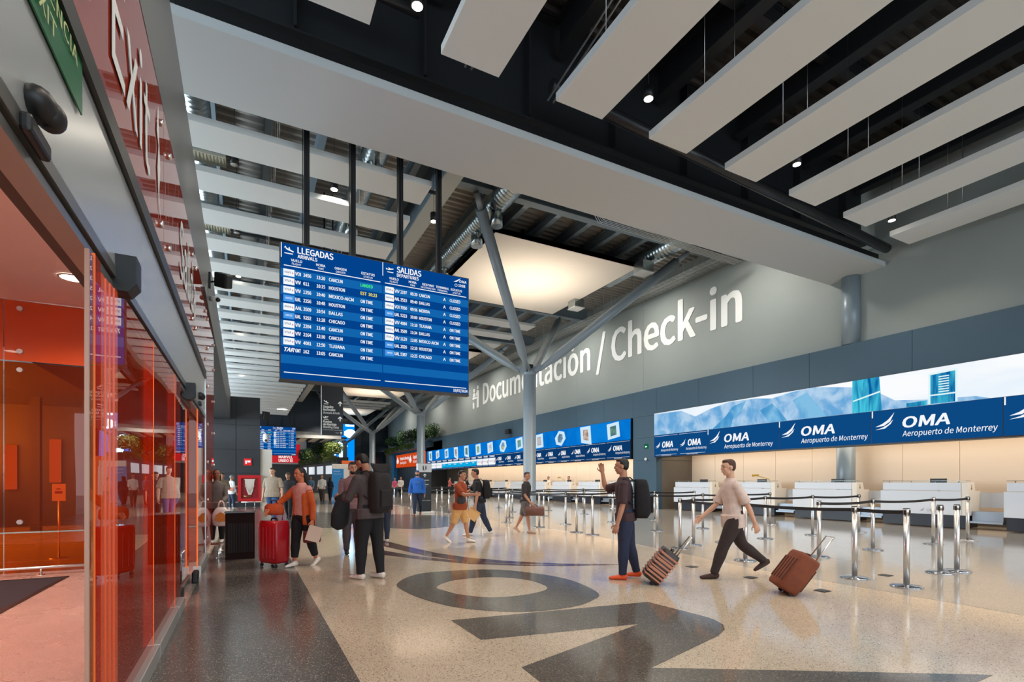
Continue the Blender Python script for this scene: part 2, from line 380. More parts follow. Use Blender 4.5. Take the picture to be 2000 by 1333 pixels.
# joists along Y
for i in range(14):
    x = -2.1 + i * 1.32
    if 4.6 < x < 5.6: continue
    b = MB(); ibeam(b, (x, 11, 10.68), (x, 71, 10.68), 0.42, 0.2); struct('ceiling_joist', b, BEAMB)
for i in range(7):
    x = 0.4 + i * 2.75
    b = MB(); ibeam(b, (x, -12, 10.3), (x, 9.1, 10.3), 0.75, 0.3); struct('ceiling_beam_front', b, DKBEAM)
for y in (-3, 0.4, 3.8, 6.8):
    b = MB(); ibeam(b, (-3, y, 10.62), (17.3, y, 10.62), 0.45, 0.2); struct('ceiling_purlin_front', b, DKBEAM)
# main girders
b = MB(); ibeam(b, (-3, 9.25, 8.75), (17.3, 9.25, 8.75), 2.3, 0.35)
for i in range(9): b.box(-1.5 + i * 2.2, -1.46 + i * 2.2, 9.02, 9.4, 8.8, 11.0)
struct('ceiling_girder_front', b, DKBEAM)
for y in (14.6, 23.9, 30.1, 39.4, 45.6, 54.9):
    b = MB(); ibeam(b, (5.0, y, 10.45), (17.3, y, 10.45), 0.63, 0.3); struct('ceiling_girder', b, BEAMB)
b = MB(); ibeam(b, (5.05, 10.9, 9.75), (5.05, 71, 9.75), 1.35, 0.5, 0.05); struct('ceiling_spine_girder', b, BEAMB)
b = MB(); b.box(4.82, 5.30, 10.9, 60, 9.69, 9.745); struct('ceiling_spine_girder_flange', b, mat('pale_steel', (168, 170, 164), 0.6))
for y in (20, 27, 34, 44, 52):
    b = MB(); ibeam(b, (-3, y, 10.3), (5, y, 10.3), 0.4, 0.2); struct('ceiling_cross_beam', b, BEAMB)
# the wide white soffit across the hall
b = MB(); b.box(-2.6, XU, 8.66, 10.36, 7.99, 8.14)
struct('ceiling_wide_soffit', b, mat('soffit_paint', (190, 194, 195), 0.75))
tr = MB()
for k in range(5): tr.box(-0.9, XW, 8.74 + k * 0.07, 8.76 + k * 0.07, 8.22, 8.24)
for i in range(90): tr.box(-0.9 + i * 0.2, -0.885 + i * 0.2, 8.72, 9.05, 8.2, 8.215)
tr.box(-0.9, XW, 8.70, 8.73, 8.17, 8.32); tr.box(-0.9, XW, 9.04, 9.07, 8.17, 8.32)
tag(tr.build('cable_tray', BLACK), 'black wire cable tray running along the front top edge of the wide soffit', 'cable tray')
# baffles, left bay
def baffle_mesh(L, w, t=0.13):
    b = MB(); b.box(0, L, 0, w, 0, t); me = b.build('panel', BAFFLE, None, 0.006); return me
root = thing('ceiling_baffle', (-2.3, 11.05, 7.99), '', 'ceiling panel', 'white baffles hung in rows over the entrance side')
b = MB(); b.box(0, 6.02, 0, 0.86, 0, 0.13); o = b.build('panel', BAFFLE, root, 0.006, local=True)
b = MB()
for x in (1.0, 2.9, 4.9):
    for y in (0.12, 0.74): b.cyl((x, y, 0.13), (x, y, 3.0), 0.006, n=5)
b.build('suspension_wire', STEEL, root, local=True)
for i in range(27):
    y = 11.05 + i * 1.71
    if i == 0: r = root
    else: r = copy_thing(root, (-2.3, y, 7.99))

    r['label'] = '%s white ceiling baffle back from the wide soffit, over the entrance side' % ORD[i]
# baffles, front right bay (run along the hall)
root = thing('ceiling_baffle', (2.69, -4.5, 7.99), '', 'ceiling panel', 'long white baffles over the check-in side in front of the soffit')
b = MB(); b.box(0, 1.0, 0, 12.05, 0, 0.14); b.build('panel', BAFFLE, root, 0.006, local=True)
b = MB()
for y in (1.5, 4.5, 7.6, 10.8):
    for x in (0.12, 0.88): b.cyl((x, y, 0.14), (x, y, 2.9), 0.006, n=5)
b.build('suspension_wire', STEEL, root, local=True)
for i, x in enumerate((2.69, 4.80, 6.93, 9.05, 11.2, 13.35, 15.5, 0.60)):
    r = root if i == 0 else copy_thing(root, (x, -4.5, 7.99))
    r['label'] = ('%s long white baffle from the check-in wall, in front of the wide soffit' % ORD[6 - i]) if i < 7 else 'long white baffle nearest the entrance, cut off by the top edge of the photo'
# cross baffles between the canopies
root = thing('ceiling_baffle', (7.3, 24.0, 9.7), '', 'ceiling panel', 'white baffles between the glowing canopies')
b = MB(); b.box(0, 6.6, 0, 0.9, 0, 0.13); b.build('panel', BAFFLE, root, 0.006, local=True)
b = MB()
for x in (1, 5.6): b.cyl((x, 0.45, 0.13), (x, 0.45, 0.8), 0.006, n=5)
b.build('suspension_wire', STEEL, root, local=True)
k = 0
for base, nm in ((23.9, 'first and second canopies'), (39.4, 'second and third canopies'), (54.9, 'third and fourth canopies')):
    for j in range(3):
        r = root if k == 0 else copy_thing(root, (7.3, base + j * 2.1, 9.7)); k += 1
        r.location = (7.3, base + j * 2.1, 9.7)
        r['label'] = '%s white cross baffle hanging between the %s' % (('nearest', 'middle', 'farthest')[j], nm)
# ---------------------------------------------------------------- tree columns and canopies
CANOPY = mat('canopy_membrane', (236, 228, 216), 0.8)
def tree(i, y):
    r = thing('tree_column', (10.9, y, 0), '%s blue-grey tree column from the camera, with four raised branches' % ORD[i], 'column', 'blue-grey tree columns along the hall')
    b = MB(); b.lathe([(0.3, 0), (0.3, 0.02), (0.275, 0.03), (0.275, 5.9), (0.262, 5.92)], (0, 0, 0), 32)
    b.lathe([(0.281, 4.55), (0.281, 4.56)], (0, 0, 0), 32)
    b.build('shaft', STRUCT, r, local=True)
    b = MB(); b.lathe([(0.26, 5.9), (0.30, 5.98), (0.30, 6.06), (0.16, 6.16)], (0, 0, 0), 24)
    for sx in (-1, 1):
        for sy in (-1, 1):
            M = Matrix.Rotation(atan2(sy, sx), 4, 'Z')
            b.prism([(0.08, 5.86), (0.62, 6.22), (0.52, 6.36), (0.08, 6.2)], M @ Vector((1, 0, 0)), (0, 0, 1), M @ Vector((0, 1, 0)), M @ Vector((0, 0.05, 0)), 0.03)
            b.prism([(0.08, 5.86), (0.62, 6.22), (0.52, 6.36), (0.08, 6.2)], M @ Vector((1, 0, 0)), (0, 0, 1), M @ Vector((0, 1, 0)), M @ Vector((0, -0.08, 0)), 0.03)
            b.cyl(M @ Vector((0.42, -0.1, 6.2)), M @ Vector((0.42, 0.1, 6.2)), 0.04, n=8)
    b.build('node', STRUCT, r, local=True)
    for sx, sy in ((-1, -1), (1, -1), (-1, 1), (1, 1)):
        b = MB(); E = Vector((sx * 4.55, sy * 4.65, 10.35)); A = Vector((sx * 0.22, sy * 0.22, 6.05)); d = E - A
        b.tube([A + d * 0.02, A + d * 0.09, A + d * 0.13, A + d * 0.93], [0.09, 0.12, 0.185, 0.185], 20)
        b.tube([A + d * 0.92, A + d * 1.0], [0.10, 0.10], 10)
        b.build('branch', STRUCT, r, local=True)
    c = thing('ceiling_canopy', (10.9, y, 10.0), '%s square glowing canopy panel from the camera, held above its tree column' % ORD[i], 'canopy', 'square lit canopies over the tree columns')
    b = MB(); b.box(-3.2, 3.2, -3.25, 3.25, 0, 0.16); b.build('membrane', CANOPY, c, 0.01, local=True)
    b = MB()
    for sx in (-1, 1):
        for x in (-3.22, 3.20): b.box(x, x + 0.02, -3.27, 3.27, 0.0, 0.18)
        for yy in (-3.27, 3.25): b.box(-3.22, 3.22, yy, yy + 0.02, 0.0, 0.18)
    b.build('edge_trim', ALU, c, local=True)
    for sx in (-1, 1):
        for sy in (-1, 1):
            h = MB(); h.box(sx * 1.4 - 0.04, sx * 1.4 + 0.04, sy * 1.9 - 0.04, sy * 1.9 + 0.04, 0.16, 1.1); h.build('hanger', BLACKM, c, local=True)
    # uplights on the column head
    L = lamp('SPOT', 'column_uplight', (10.9, y, 6.75), 430 if i < 2 else 430, (1.0, 0.86, 0.70), (pi, 0, 0), spot_size=radians(125), spot_blend=0.9, shadow_soft_size=0.25)
    u = thing('column_uplight_fitting', (10.9, y, 6.16), 'small bowl uplight on top of the %s tree column' % ORD[i], 'light', 'uplights on the tree columns')
    b = MB(); b.lathe([(0.05, 0), (0.16, 0.06), (0.17, 0.22), (0.15, 0.22), (0.14, 0.12)], (0, 0, 0), 16); b.build('bowl', BLACKM, u, local=True)
    b = MB(); b.lathe([(0.01, 0.15), (0.14, 0.16), (0.14, 0.18), (0.01, 0.18)], (0, 0, 0), 16); b.build('lens', glow('lamp_lens', (255, 236, 205), 6), u, local=True)
for i, y in enumerate((19.25, 34.75, 50.25, 65.75)): tree(i, y)
# wall columns half sunk in the check-in wall
for i, y in enumerate((9.65,)):
    b = MB(); b.lathe([(0.29, 0), (0.29, 3.2)], (18.84, 10.56, 0), 32); struct('pillar_alcove', b, mat('column_paint', (134, 148, 156), 0.35, 0.1))
    b = MB(); b.box(17.50, 17.56, y + 0.26, y + 0.30, 5.77, 7.98); b.mi = 1; b.lathe([(0.27, 5.78), (0.27, 7.98)], (17.50, y, 0), 32)
    o = b.build('wall_column', [BLACK, mat('column_paint')]); tag(o, 'round blue-grey column rising above the slate band up to the wide soffit', 'column')
# ---------------------------------------------------------------- ducts
def duct(name, pts, r, label, stubs=(), group='silver spiral ducts under the roof'):
    t = thing(name, pts[0], label, 'duct', group)
    b = MB(); pts = [Vector(p) for p in pts]; d = (pts[1] - pts[0]).normalized()
    L = (pts[1] - pts[0]).length; n = int(L / 0.16); ring = []; rad = []
    P = []
    for k in range(n): 
        P += [pts[0] + d * (k * 0.16), pts[0] + d * (k * 0.16 + 0.13), pts[0] + d * (k * 0.16 + 0.145)]; rad += [r, r, r * 1.012]
    b.tube(P, rad, 24); b.build('pipe', GALV, t)
    for s in stubs:
        q = pts[0] + d * s; m = MB(); m.cyl(q - Vector((0, 0, r * 0.8)), q - Vector((0, 0, r + 0.42)), 0.2, n=16)
        m.lathe([(0.16, -r - 0.425), (0.17, -r - 0.40)], q, 16); m.build('outlet', GALV, t)
    m = MB()
    for k in range(int(L / 3)):
        q = pts[0] + d * (1.5 + 3 * k); rr = r + 0.012
        m.tube([q + Vector((0, 0, 0)) - d * 0.02, q + d * 0.02], [rr, rr], 24)
        m.cyl(q + Vector((0, 0, rr)), Vector((q.x, q.y, 11.0)), 0.008, n=5)
    m.build('hanger_band', STEEL, t)
duct('spiral_duct', [(7.25, 11.0, 10.45), (7.25, 62, 10.45)], 0.38, 'large silver spiral duct running away beside the first canopy', (4.0, 5.6, 9, 14, 20, 27))
duct('spiral_duct', [(3.0, 11.0, 9.95), (3.0, 56, 9.95)], 0.32, 'silver spiral duct above the entrance side baffles, nearest the spine girder', (2.6, 5.9, 10, 15, 20))
duct('spiral_duct', [(-1.0, 11.0, 9.75), (-1.0, 44, 9.75)], 0.30, 'silver spiral duct above the baffles, tight against the entrance bulkhead')
duct('spiral_duct', [(14.5, 12.5, 10.45), (14.5, 18.5, 10.45)], 0.36, 'silver spiral duct at the right end of the first canopy')
for i, y in enumerate((15.0, 19.7)):
    t = thing('air_diffuser_box', (14.45, y, 9.6), '%s silver box diffuser beside the right edge of the first canopy' % ('near' if i == 0 else 'far'), 'air diffuser', 'box diffusers by the check-in wall')
    b = MB(); b.box(13.8, 14.35, y + 0.35, y + 0.9, 9.65, 10.06); b.build('box', GALV, t, 0.01)
    b = MB(); b.box(13.78, 14.37, y + 0.33, y + 0.92, 9.61, 9.65); b.build('grille', WHITE, t)
# cable trays along the check-in wall
for i, (x, z) in enumerate(((15.8, 9.85), (16.4, 10.0), (16.9, 10.15))):
    b = MB()
    for k in range(5): b.box(x + k * 0.09, x + k * 0.09 + 0.015, 11, 70, z, z + 0.015)
    for k in range(196): b.box(x, x + 0.38, 11 + k * 0.3, 11.015 + k * 0.3, z - 0.01, z)
    for k in range(20):
        yk = 12.2 + 3 * k + (0.6 if k == 6 else 0); b.box(x, x + 0.01, yk, yk + 0.01, z, 11.09)
    tag(b.build('cable_tray', STEEL), '%s long wire cable tray running under the roof along the check-in wall' % ('outer', 'middle', 'inner')[i], 'cable tray', 'wire trays along the check-in wall')
b = MB()
for k in range(5): b.tube([(5.6, 12.6 + k * 0.08, 9.75), (9.6, 12.6 + k * 0.08, 9.7), (10.1, 13.0 + k * 0.08, 9.7), (16.5, 13.0 + k * 0.08, 9.6)], 0.018, 6)
b.box(8, 8.01, 12.7, 12.71, 9.7, 11.09); b.box(14, 14.01, 13.1, 13.11, 9.6, 11.09)
tag(b.build('conduit_run', STEEL), 'bundle of thin conduits crossing the roof in front of the first canopy', 'conduit')
b = MB(); b.tube([(5.2, 8.35, 8.95), (17.0, 8.35, 8.3)], 0.13, 16); b.tube([(0.8, 8.35, 9.3), (2.6, 8.35, 9.25)], 0.10, 12)
tag(b.build('dark_pipe', mat('dark_pipe_paint', (52, 53, 55), 0.3, 0.4)), 'long dark pipe sloping down behind the front baffles above the soffit', 'pipe')
for k, (x0, y0) in enumerate(((2.4, -2), (4.1, -2))):
    b = MB(); b.tube([(x0 + 1.0, 8.3, 8.6), (x0 + 0.9, y0, 10.1)], 0.02, 6); b.tube([(x0 + 1.12, 8.3, 8.6), (x0 + 1.02, y0, 10.1)], 0.02, 6)
    tag(b.build('conduit_pair', STEEL), 'pair of thin steel conduits between the %s front baffles' % ('second and third' if k else 'two leftmost full'), 'conduit')
# vertical struts hanging near canopy and sprinkler pipes (left bay)
for i, x in enumerate((-0.2, 2.4)):
    b = MB(); b.tube([(-2.5, 13.3 + i * 5, 9.2), (4.7, 13.3 + i * 5, 9.2)], 0.05, 8)
    tag(b.build('sprinkler_pipe', DKBEAM), '%s dark sprinkler pipe crossing above the entrance side baffles' % ('near' if i == 0 else 'far'), 'pipe')
# ---------------------------------------------------------------- pendant lamps
LENS = glow('pendant_lens', (255, 244, 225), 14)
def pendant(x, y, z, power, label, lit=True, r=0.09, h=0.2, cone=130, group='cylinder pendant lamps under the roof'):
    t = thing('pendant_lamp', (x, y, z), label, 'lamp', group)
    b = MB(); b.lathe([(r, 0.0), (r, h), (r * 0.3, h + 0.01)], (0, 0, 0), 20); b.build('housing', BLACK, t, local=True)
    b = MB(); b.lathe([(0.005, -0.004), (r * 0.86, -0.004), (r * 0.86, 0.0), (0.005, 0.0)], (0, 0, 0), 20)
    b.build('lens', LENS if lit else mat('dim_lens', (190, 190, 185), 0.3), t, local=True)
    b = MB(); b.cyl((0, 0, h), (0, 0, 11.17 - z), 0.006, n=5); b.build('cord', BLACK, t, local=True)
    if power: lamp('SPOT', 'pendant_or_fill_spot', (x, y, z - 0.03), power, WARM, (0, 0, 0), spot_size=radians(cone), spot_blend=0.7, shadow_soft_size=0.09)
pendant(2.2, 7.18, 8.22, 260, 'lit pendant lamp at the top edge of the photo, left of the front baffles')
pendant(6.42, 7.0, 8.22, 260, 'lit pendant lamp between the second and third front baffles, near the middle of the roof')
pendant(10.6, 6.96, 8.22, 260, 'lit pendant lamp between the fourth and fifth front baffles')
pendant(15.1, 7.3, 8.22, 260, 'lit pendant lamp beside the check-in wall, next to the last front baffle')
for x, y in ((2.2, -1), (6.42, -1), (10.6, -1), (15.1, -1), (2.2, 3), (8.5, 3), (13, 3)):
    lamp('SPOT', 'pendant_or_fill_spot', (x, y, 8.2), 230, WARM, (0, 0, 0), spot_size=radians(130), spot_blend=0.7, shadow_soft_size=0.12)  # bare fill spots added here, no pendant hung
pendant(1.87, 12.75, 8.3, 450, 'lit pendant lamp seen between the first flight board poles, over the baffles')
pendant(4.4, 12.9, 8.2, 450, 'lit pendant lamp hanging in front of the spine girder, right of the flight board poles', h=0.22)
NTH = iter(ORD)
for y in (12.62, 16.05, 19.45, 22.9, 26.3, 31.45, 36.6, 41.7):
    pendant(-0.22, y, 8.22, 330 if y in (19.45, 26.3, 36.6) else 0, '%s cylinder lamp from the wide soffit, in the gaps between entrance side baffles' % next(NTH), lit=(y in (19.45, 26.3, 36.6)), cone=60, group='cylinder lamps in the baffle gaps')
for x, y in ((7.0, 14), (12.5, 13.5), (13, 23), (7.3, 26), (7.3, 41), (7.3, 56), (13, 30), (13, 38), (13, 46), (13, 58), (3, 44), (3, 52), (3, 64)):
    lamp('SPOT', 'pendant_or_fill_spot', (x, y, 8.2), 800, WARM, (0, 0, 0), spot_size=radians(130), spot_blend=0.7, shadow_soft_size=0.15)  # added mid-hall fill spots without fittings
for y in (12.5, 18, 24, 30, 36, 42, 50, 60):
    lamp('SPOT', 'wall_fill_spot', (14.6, y, 9.7), 380, (1, 0.93, 0.85), (0, radians(-42), 0), spot_size=radians(140), spot_blend=1.0, shadow_soft_size=0.2)  # added spots with no fitting, brightening the lettered wall
for i, y in enumerate((12.55, 16.0)):
    t = thing('air_grille', (-0.75, y, 8.3), 'white air grille above the entrance bulkhead in the %s baffle gap' % ('first' if i == 0 else 'third'), 'air vent', 'air grilles above the bulkhead')
    b = MB(); b.box(-1.2, -0.38, y, y + 0.4, 8.28, 8.34)
    for k in range(12): b.box(-1.16 + k * 0.065, -1.14 + k * 0.065, y + 0.03, y + 0.37, 8.265, 8.28)
    b.build('grille', mat('grille_cream', (214, 214, 196), 0.6), t)
    b = MB(); b.box(-1.15, -0.43, y + 0.03, y + 0.37, 8.34, 8.9); b.build('plenum', GALV, t)
# black speaker, small camera on the bulkhead
t = thing('wall_speaker', (-0.64, 11.8, 5.3), 'black box loudspeaker on a swivel arm fixed to the entrance bulkhead', 'speaker')
b = MB(); b.box(-0.66, -0.62, 11.75, 11.85, 5.2, 5.5); b.tube([(-0.63, 11.8, 5.32), (-0.56, 11.78, 5.33), (-0.50, 11.75, 5.33)], 0.02, 8); b.build('bracket', BLACK, t)
M = Matrix.Translation((-0.40, 11.72, 5.36)) @ Euler((radians(20), radians(14), radians(-28))).to_matrix().to_4x4()
b = MB(); b.box(-0.13, 0.13, -0.11, 0.12, -0.14, 0.14, M); b.build('cabinet', BLACK, t, 0.03)
t = thing('security_camera', (-0.63, 12.1, 5.05), 'small white security camera on the entrance bulkhead below the loudspeaker', 'camera')
b = MB(); b.tube([(-0.64, 12.1, 5.08), (-0.52, 12.0, 5.05)], [0.05, 0.06], 16); b.build('body', WHITE, t)
b = MB(); b.ell((-0.50, 11.98, 5.04), (0.045, 0.045, 0.045)); b.build('lens_dome', BLACK, t)
t = thing('wall_speaker', (0.75, 30.4, 4.8), 'black loudspeaker on the top corner of the charcoal end block', 'speaker')
M = Matrix.Translation((0.95, 30.3, 4.86)) @ Euler((radians(15), 0, radians(25))).to_matrix().to_4x4()
b = MB(); b.box(-0.16, 0.16, -0.13, 0.13, -0.2, 0.2, M); b.build('cabinet', BLACK, t, 0.03); b = MB(); b.tube([(0.66, 30.46, 4.8), (0.9, 30.36, 4.85)], 0.03, 8); b.build('bracket', BLACK, t)
t = thing('ptz_camera', (0.95, 30.3, 3.5), 'white hanging dome camera on an arm at the corner of the charcoal end block', 'camera')
b = MB(); b.tube([(0.66, 30.5, 3.95), (0.85, 30.4, 3.98), (0.95, 30.4, 3.9)], 0.03, 8); b.build('arm', WHITE, t)
b = MB(); b.lathe([(0.03, 0.45), (0.12, 0.40), (0.15, 0.2), (0.14, 0.1), (0.10, 0.0), (0.02, -0.04)], (0.95, 30.4, 3.45), 20); b.build('housing', WHITE, t)
b = MB(); b.ell((0.95, 30.30, 3.52), (0.07, 0.07, 0.07)); b.build('lens', BLACK, t)
# ================================================================ FLIGHT BOARD
BLUE_D = glow('board_blue', (2, 66, 140), 1.0); BLUE_L = glow('board_blue_row', (18, 100, 172), 1.0)
def plane_icon(b, cx, cz, w, up, y, arriving):
    k = w
    body = [(-0.5, 0.12), (-0.36, 0.18), (-0.28, 0.02), (0.0, 0.0), (0.42, 0.0), (0.5, 0.08), (0.42, 0.14), (0.08, 0.18), (-0.05, 0.42), (-0.14, 0.42), (-0.08, 0.18), (-0.3, 0.2), (-0.42, 0.36), (-0.5, 0.34)]
    a = -0.35 if arriving else 0.35
    P = []
    for x, z in body:
        if not arriving: pass
        P.append(((x * cos(a) - z * sin(a)) * k + cx, (x * sin(a) + z * cos(a)) * k * 0.8 + cz))
    b.prism(P, XX, ZZ, YY, (0, y, 0), 0.004)
    b.box(cx - 0.4 * k, cx + 0.4 * k, y, y + 0.004, cz - 0.36 * k, cz - 0.27 * k)
AR = [('VOI', '3456', '13:20', 'CANCUN', 'LANDED', 'v'), ('VIV', '611', '10:15', 'HOUSTON', 'EST  10:23', 'w'), ('VIV', '1356', '10:40', 'MEXICO-AICM', 'ON TIME', 'w'),
      ('UAL', '2256', '10:48', 'HOUSTON', 'ON TIME', 'u'), ('AAL', '3509', '10:54', 'DALLAS', 'ON TIME', 'a'), ('UAL', '5292', '11:28', 'CHICAGO', 'ON TIME', 'u'),
      ('VIV', '2204', '11:40', 'CANCUN', 'ON TIME', 'w'), ('VIV', '2164', '12:30', 'CANCUN', 'ON TIME', 'w'), ('VIV', '4081', '12:50', 'TIJUANA', 'ON TIME', 'w'),
      ('GMT', '162', '13:05', 'CANCUN', 'ON TIME', 'g')]
DE = [('VIV', '2197', '09:20', 'CANCUN', 'CLOSED', 'w'), ('AAL', '3515', '09:40', 'DALLAS', 'CLOSED', 'a'), ('VOI', '7050', '09:56', 'MERIDA', 'CLOSED', 'v'),
      ('UAL', '5223', '10:00', 'HOUSTON', 'CLOSED', 'u'), ('VIV', '4084', '11:10', 'TIJUANA', 'ON TIME', 'w'), ('AAL', '3509', '11:34', 'DALLAS', 'ON TIME', 'a'),
      ('VIV', '1129', '12:05', 'MEXICO-AICM', 'ON TIME', 'w'), ('UAL', '2026', '12:10', 'HOUSTON', 'ON TIME', 'u'), ('UAL', '5387', '12:25', 'CHICAGO', 'ON TIME', 'u')]
def flight_board(dx, Y, dz, label, poles):
    t = thing('flight_board', (2.7 + dx, Y, 3.45 + dz), label, 'flight board', 'hanging blue flight boards')
    o = (dx, 0, dz); X = lambda v: v + dx; Z = lambda v: v + dz
    b = MB(); b.box(X(0.615), X(4.775), Y + 0.012, Y + 0.20, Z(3.42), Z(6.24))
    b.box(X(0.60), X(4.79), Y + 0.02, Y + 0.19, Z(3.40), Z(3.42)); b.build('housing', mat('board_housing', (62, 58, 54), 0.5), t)
    b = MB(); b.box(X(0.63), X(4.76), Y, Y + 0.012, Z(3.45), Z(6.22))
    s = b.build('screen', BLUE_D, t)
    y1 = Y - 0.003
    rows = MB(); h = 0.1762
    for i in range(0, 12, 2):
        z1 = 5.70 - i * h; rows.box(X(0.63), X(2.69), y1, Y, Z(z1 - h), Z(z1))
        rows.box(X(2.71), X(4.76), y1, Y, Z(z1 - h), Z(z1))
    rows.build('striped_rows', BLUE_L, s, local=False) if False else None
    rr = rows.build('striped_rows', BLUE_L, t, sub=s)
    y2 = Y - 0.006; w = MB(); B = 0.035
    U = lambda x, z: (X(x), y2, Z(z))
    w.text('LLEGADAS', U(0.95, 6.055), XX, ZZ, 0.125, 0.70, bold=B); w.text('ARRIVALS', U(0.95, 5.955), XX, ZZ, 0.072, 0.38, bold=B)
    w.text('SALIDAS', U(3.02, 6.055), XX, ZZ, 0.125, 0.56, bold=B); w.text('DEPARTURES', U(3.02, 5.955), XX, ZZ, 0.072, 0.50, bold=B)
    plane_icon(w, X(0.78), Z(6.08), 0.2, 0, Y - 0.006, True); plane_icon(w, X(2.87), Z(6.08), 0.17, 0, Y - 0.006, False)
    for x, a, c in ((0.93, 'VUELO', 'FLIGHT'), (1.40, 'HORA', 'TIME'), (1.80, 'ORIGEN', 'ORIGEN'), (2.38, 'ESTATUS', 'STATUS'),
                    (2.95, 'VUELO', 'FLIGHT'), (3.38, 'HORA', 'TIME'), (3.75, 'DESTINO', 'DESTINATION'), (4.10, 'TERMINAL', 'TERMINAL'), (4.45, 'ESTATUS', 'STATUS')):
        w.text(a, U(x, 5.865), XX, ZZ, 0.05, align='c', bold=B); w.text(c, U(x, 5.80), XX, ZZ, 0.04, align='c', bold=0.01)
    for x0, x1, z in ((0.69, 2.65, 5.76), (2.75, 4.70, 5.76), (0.69, 2.65, 3.57), (2.75, 4.70, 3.57)):
        w.box(X(x0), X(x1), Y - 0.006, Y - 0.002, Z(z), Z(z + 0.016))
    w.box(X(0.635), X(0.65), Y - 0.006, Y - 0.002, Z(5.92), Z(6.22)); w.box(X(2.695), X(2.71), Y - 0.006, Y - 0.002, Z(5.92), Z(6.22))
    w.text('OMA', U(4.52, 6.09), XX, ZZ, 0.06, 0.18, bold=0.03, shear=0.15); w.text('10:08', U(4.50, 5.99), XX, ZZ, 0.06, 0.17, bold=B)
    w.prism([(4.38, 6.09), (4.46, 6.10), (4.53, 6.16), (4.56, 6.20), (4.50, 6.16), (4.44, 6.125)], XX, ZZ, YY, (dx, Y - 0.006, dz), 0.004)
    for k in range(12):
        a0, a1 = k * pi / 6, (k + 1) * pi / 6
        w.prism([(4.44 + 0.035 * cos(a0), 6.015 + 0.035 * sin(a0)), (4.44 + 0.035 * cos(a1), 6.015 + 0.035 * sin(a1)), (4.44 + 0.027 * cos(a1), 6.015 + 0.027 * sin(a1)), (4.44 + 0.027 * cos(a0), 6.015 + 0.027 * sin(a0))], XX, ZZ, YY, (dx, Y - 0.006, dz), 0.004)
    w.text('16/07/2024', U(4.37, 3.475), XX, ZZ, 0.062, 0.36, bold=B)
    gn, yl, cards, lb, red, grey = MB(), MB(), MB(), MB(), MB(), MB()
    def logo(kind, x, z, ww):
        if kind in 'vwa':
            cards = MB(); cards.box(X(x), X(x + ww), Y - 0.006, Y - 0.002, Z(z - 0.035), Z(z + 0.105)); cards.build('airline_card', TXTW, t, sub=s)
            T = {'v': 'volaris', 'w': 'VIVA', 'a': 'American'}[kind]
            grey.text(T, (X(x + 0.02), Y - 0.008, Z(z + 0.02)), XX, ZZ, 0.045, ww * 0.62, bold=0.02)
            red.box(X(x + ww * 0.8), X(x + ww * 0.87), Y - 0.009, Y - 0.006, Z(z + 0.015), Z(z + 0.05))
        elif kind == 'u':
            lb = MB(); lb.box(X(x), X(x + ww), Y - 0.006, Y - 0.002, Z(z - 0.03), Z(z + 0.10)); lb.build('blue_airline_card', glow('screen_sky', (70, 150, 230), 1), t, sub=s); w.text('UNITED', (X(x + 0.04), Y - 0.009, Z(z + 0.02)), XX, ZZ, 0.035, ww * 0.6, bold=0.02)
        else:
            w.text('TAR', (X(x + 0.02), Y - 0.006, Z(z)), XX, ZZ, 0.08, ww * 0.9, bold=0.05, shear=0.3)
    for i, (a, n, tm, c, st, lg) in enumerate(AR):
        z = 5.59 - i * h; zz = z
        logo(lg, 0.68, z, 0.21)
        w.text(a, U(0.905, z), XX, ZZ, 0.07, 0.105 if a != 'AAL' else 0.13, bold=B); w.text(n, U(1.06, z), XX, ZZ, 0.068, 0.15 if len(n) > 3 else 0.11, bold=B)
        w.text(tm, U(1.32, z), XX, ZZ, 0.068, 0.165, bold=B); w.text(c, U(1.565, z), XX, ZZ, 0.068, 0.046 * len(c), bold=B)
        (gn if st == 'LANDED' else yl if st[:3] == 'EST' else w).text(st, U(2.22, z), XX, ZZ, 0.068, {'LANDED': 0.26, 'EST  10:23': 0.35}.get(st, 0.26), bold=B)
    for i, (a, n, tm, c, st, lg) in enumerate(DE):
        z = 5.59 - i * h
        logo(lg, 2.755, z, 0.195)
        w.text(a, U(2.965, z), XX, ZZ, 0.07, 0.11, bold=B); w.text(n, U(3.10, z), XX, ZZ, 0.068, 0.145, bold=B)
        w.text(tm, U(3.33, z), XX, ZZ, 0.066, 0.16, bold=B); w.text(c, U(3.535, z), XX, ZZ, 0.066, 0.042 * len(c), bold=B)
        w.text('A', U(4.12, z), XX, ZZ, 0.068, bold=B); w.text(st, U(4.28, z), XX, ZZ, 0.068, 0.265, bold=B)
    w.build('white_lettering', TXTW, t, sub=s); gn.build('green_status', glow('screen_green', (70, 240, 130), 1), t, sub=s); yl.build('yellow_status', glow('screen_yellow', (240, 225, 90), 1), t, sub=s)
    red.build('red_marks', glow('screen_red', (215, 50, 60), 1), t, sub=s); grey.build('airline_names', glow('screen_grey', (100, 120, 140), 1), t, sub=s)
    for x in poles:
        p = MB(); TZ = 11.5 if dx == 0 else 10.72; p.box(X(x) - 0.055, X(x) + 0.055, Y + 0.03, Y + 0.13, Z(6.0), TZ)
        p.box(X(x) - 0.085, X(x) - 0.07, Y + 0.05, Y + 0.07, Z(6.2), TZ); p.box(X(x) - 0.01, X(x) + 0.01, Y + 0.01, Y + 0.03, Z(6.2), TZ)
        p.build('pole', BLACKM, t)
    k = 10.72 / 11.4 if dx == 0 else 57.1 / 55; e = Vector((0, 0, EYE)); t.scale = (k, k, k); t.location = e + (Vector(t.location) - e) * k
flight_board(0, 11.4, 0, 'large blue LED board of arrivals and departures hanging in the foreground', (1.13, 2.07, 3.12, 4.04))
flight_board(-0.33, 55.0, 0.45, 'distant blue LED flight board at the far end of the hall', (1.15, 1.9, 3.1, 4.2))
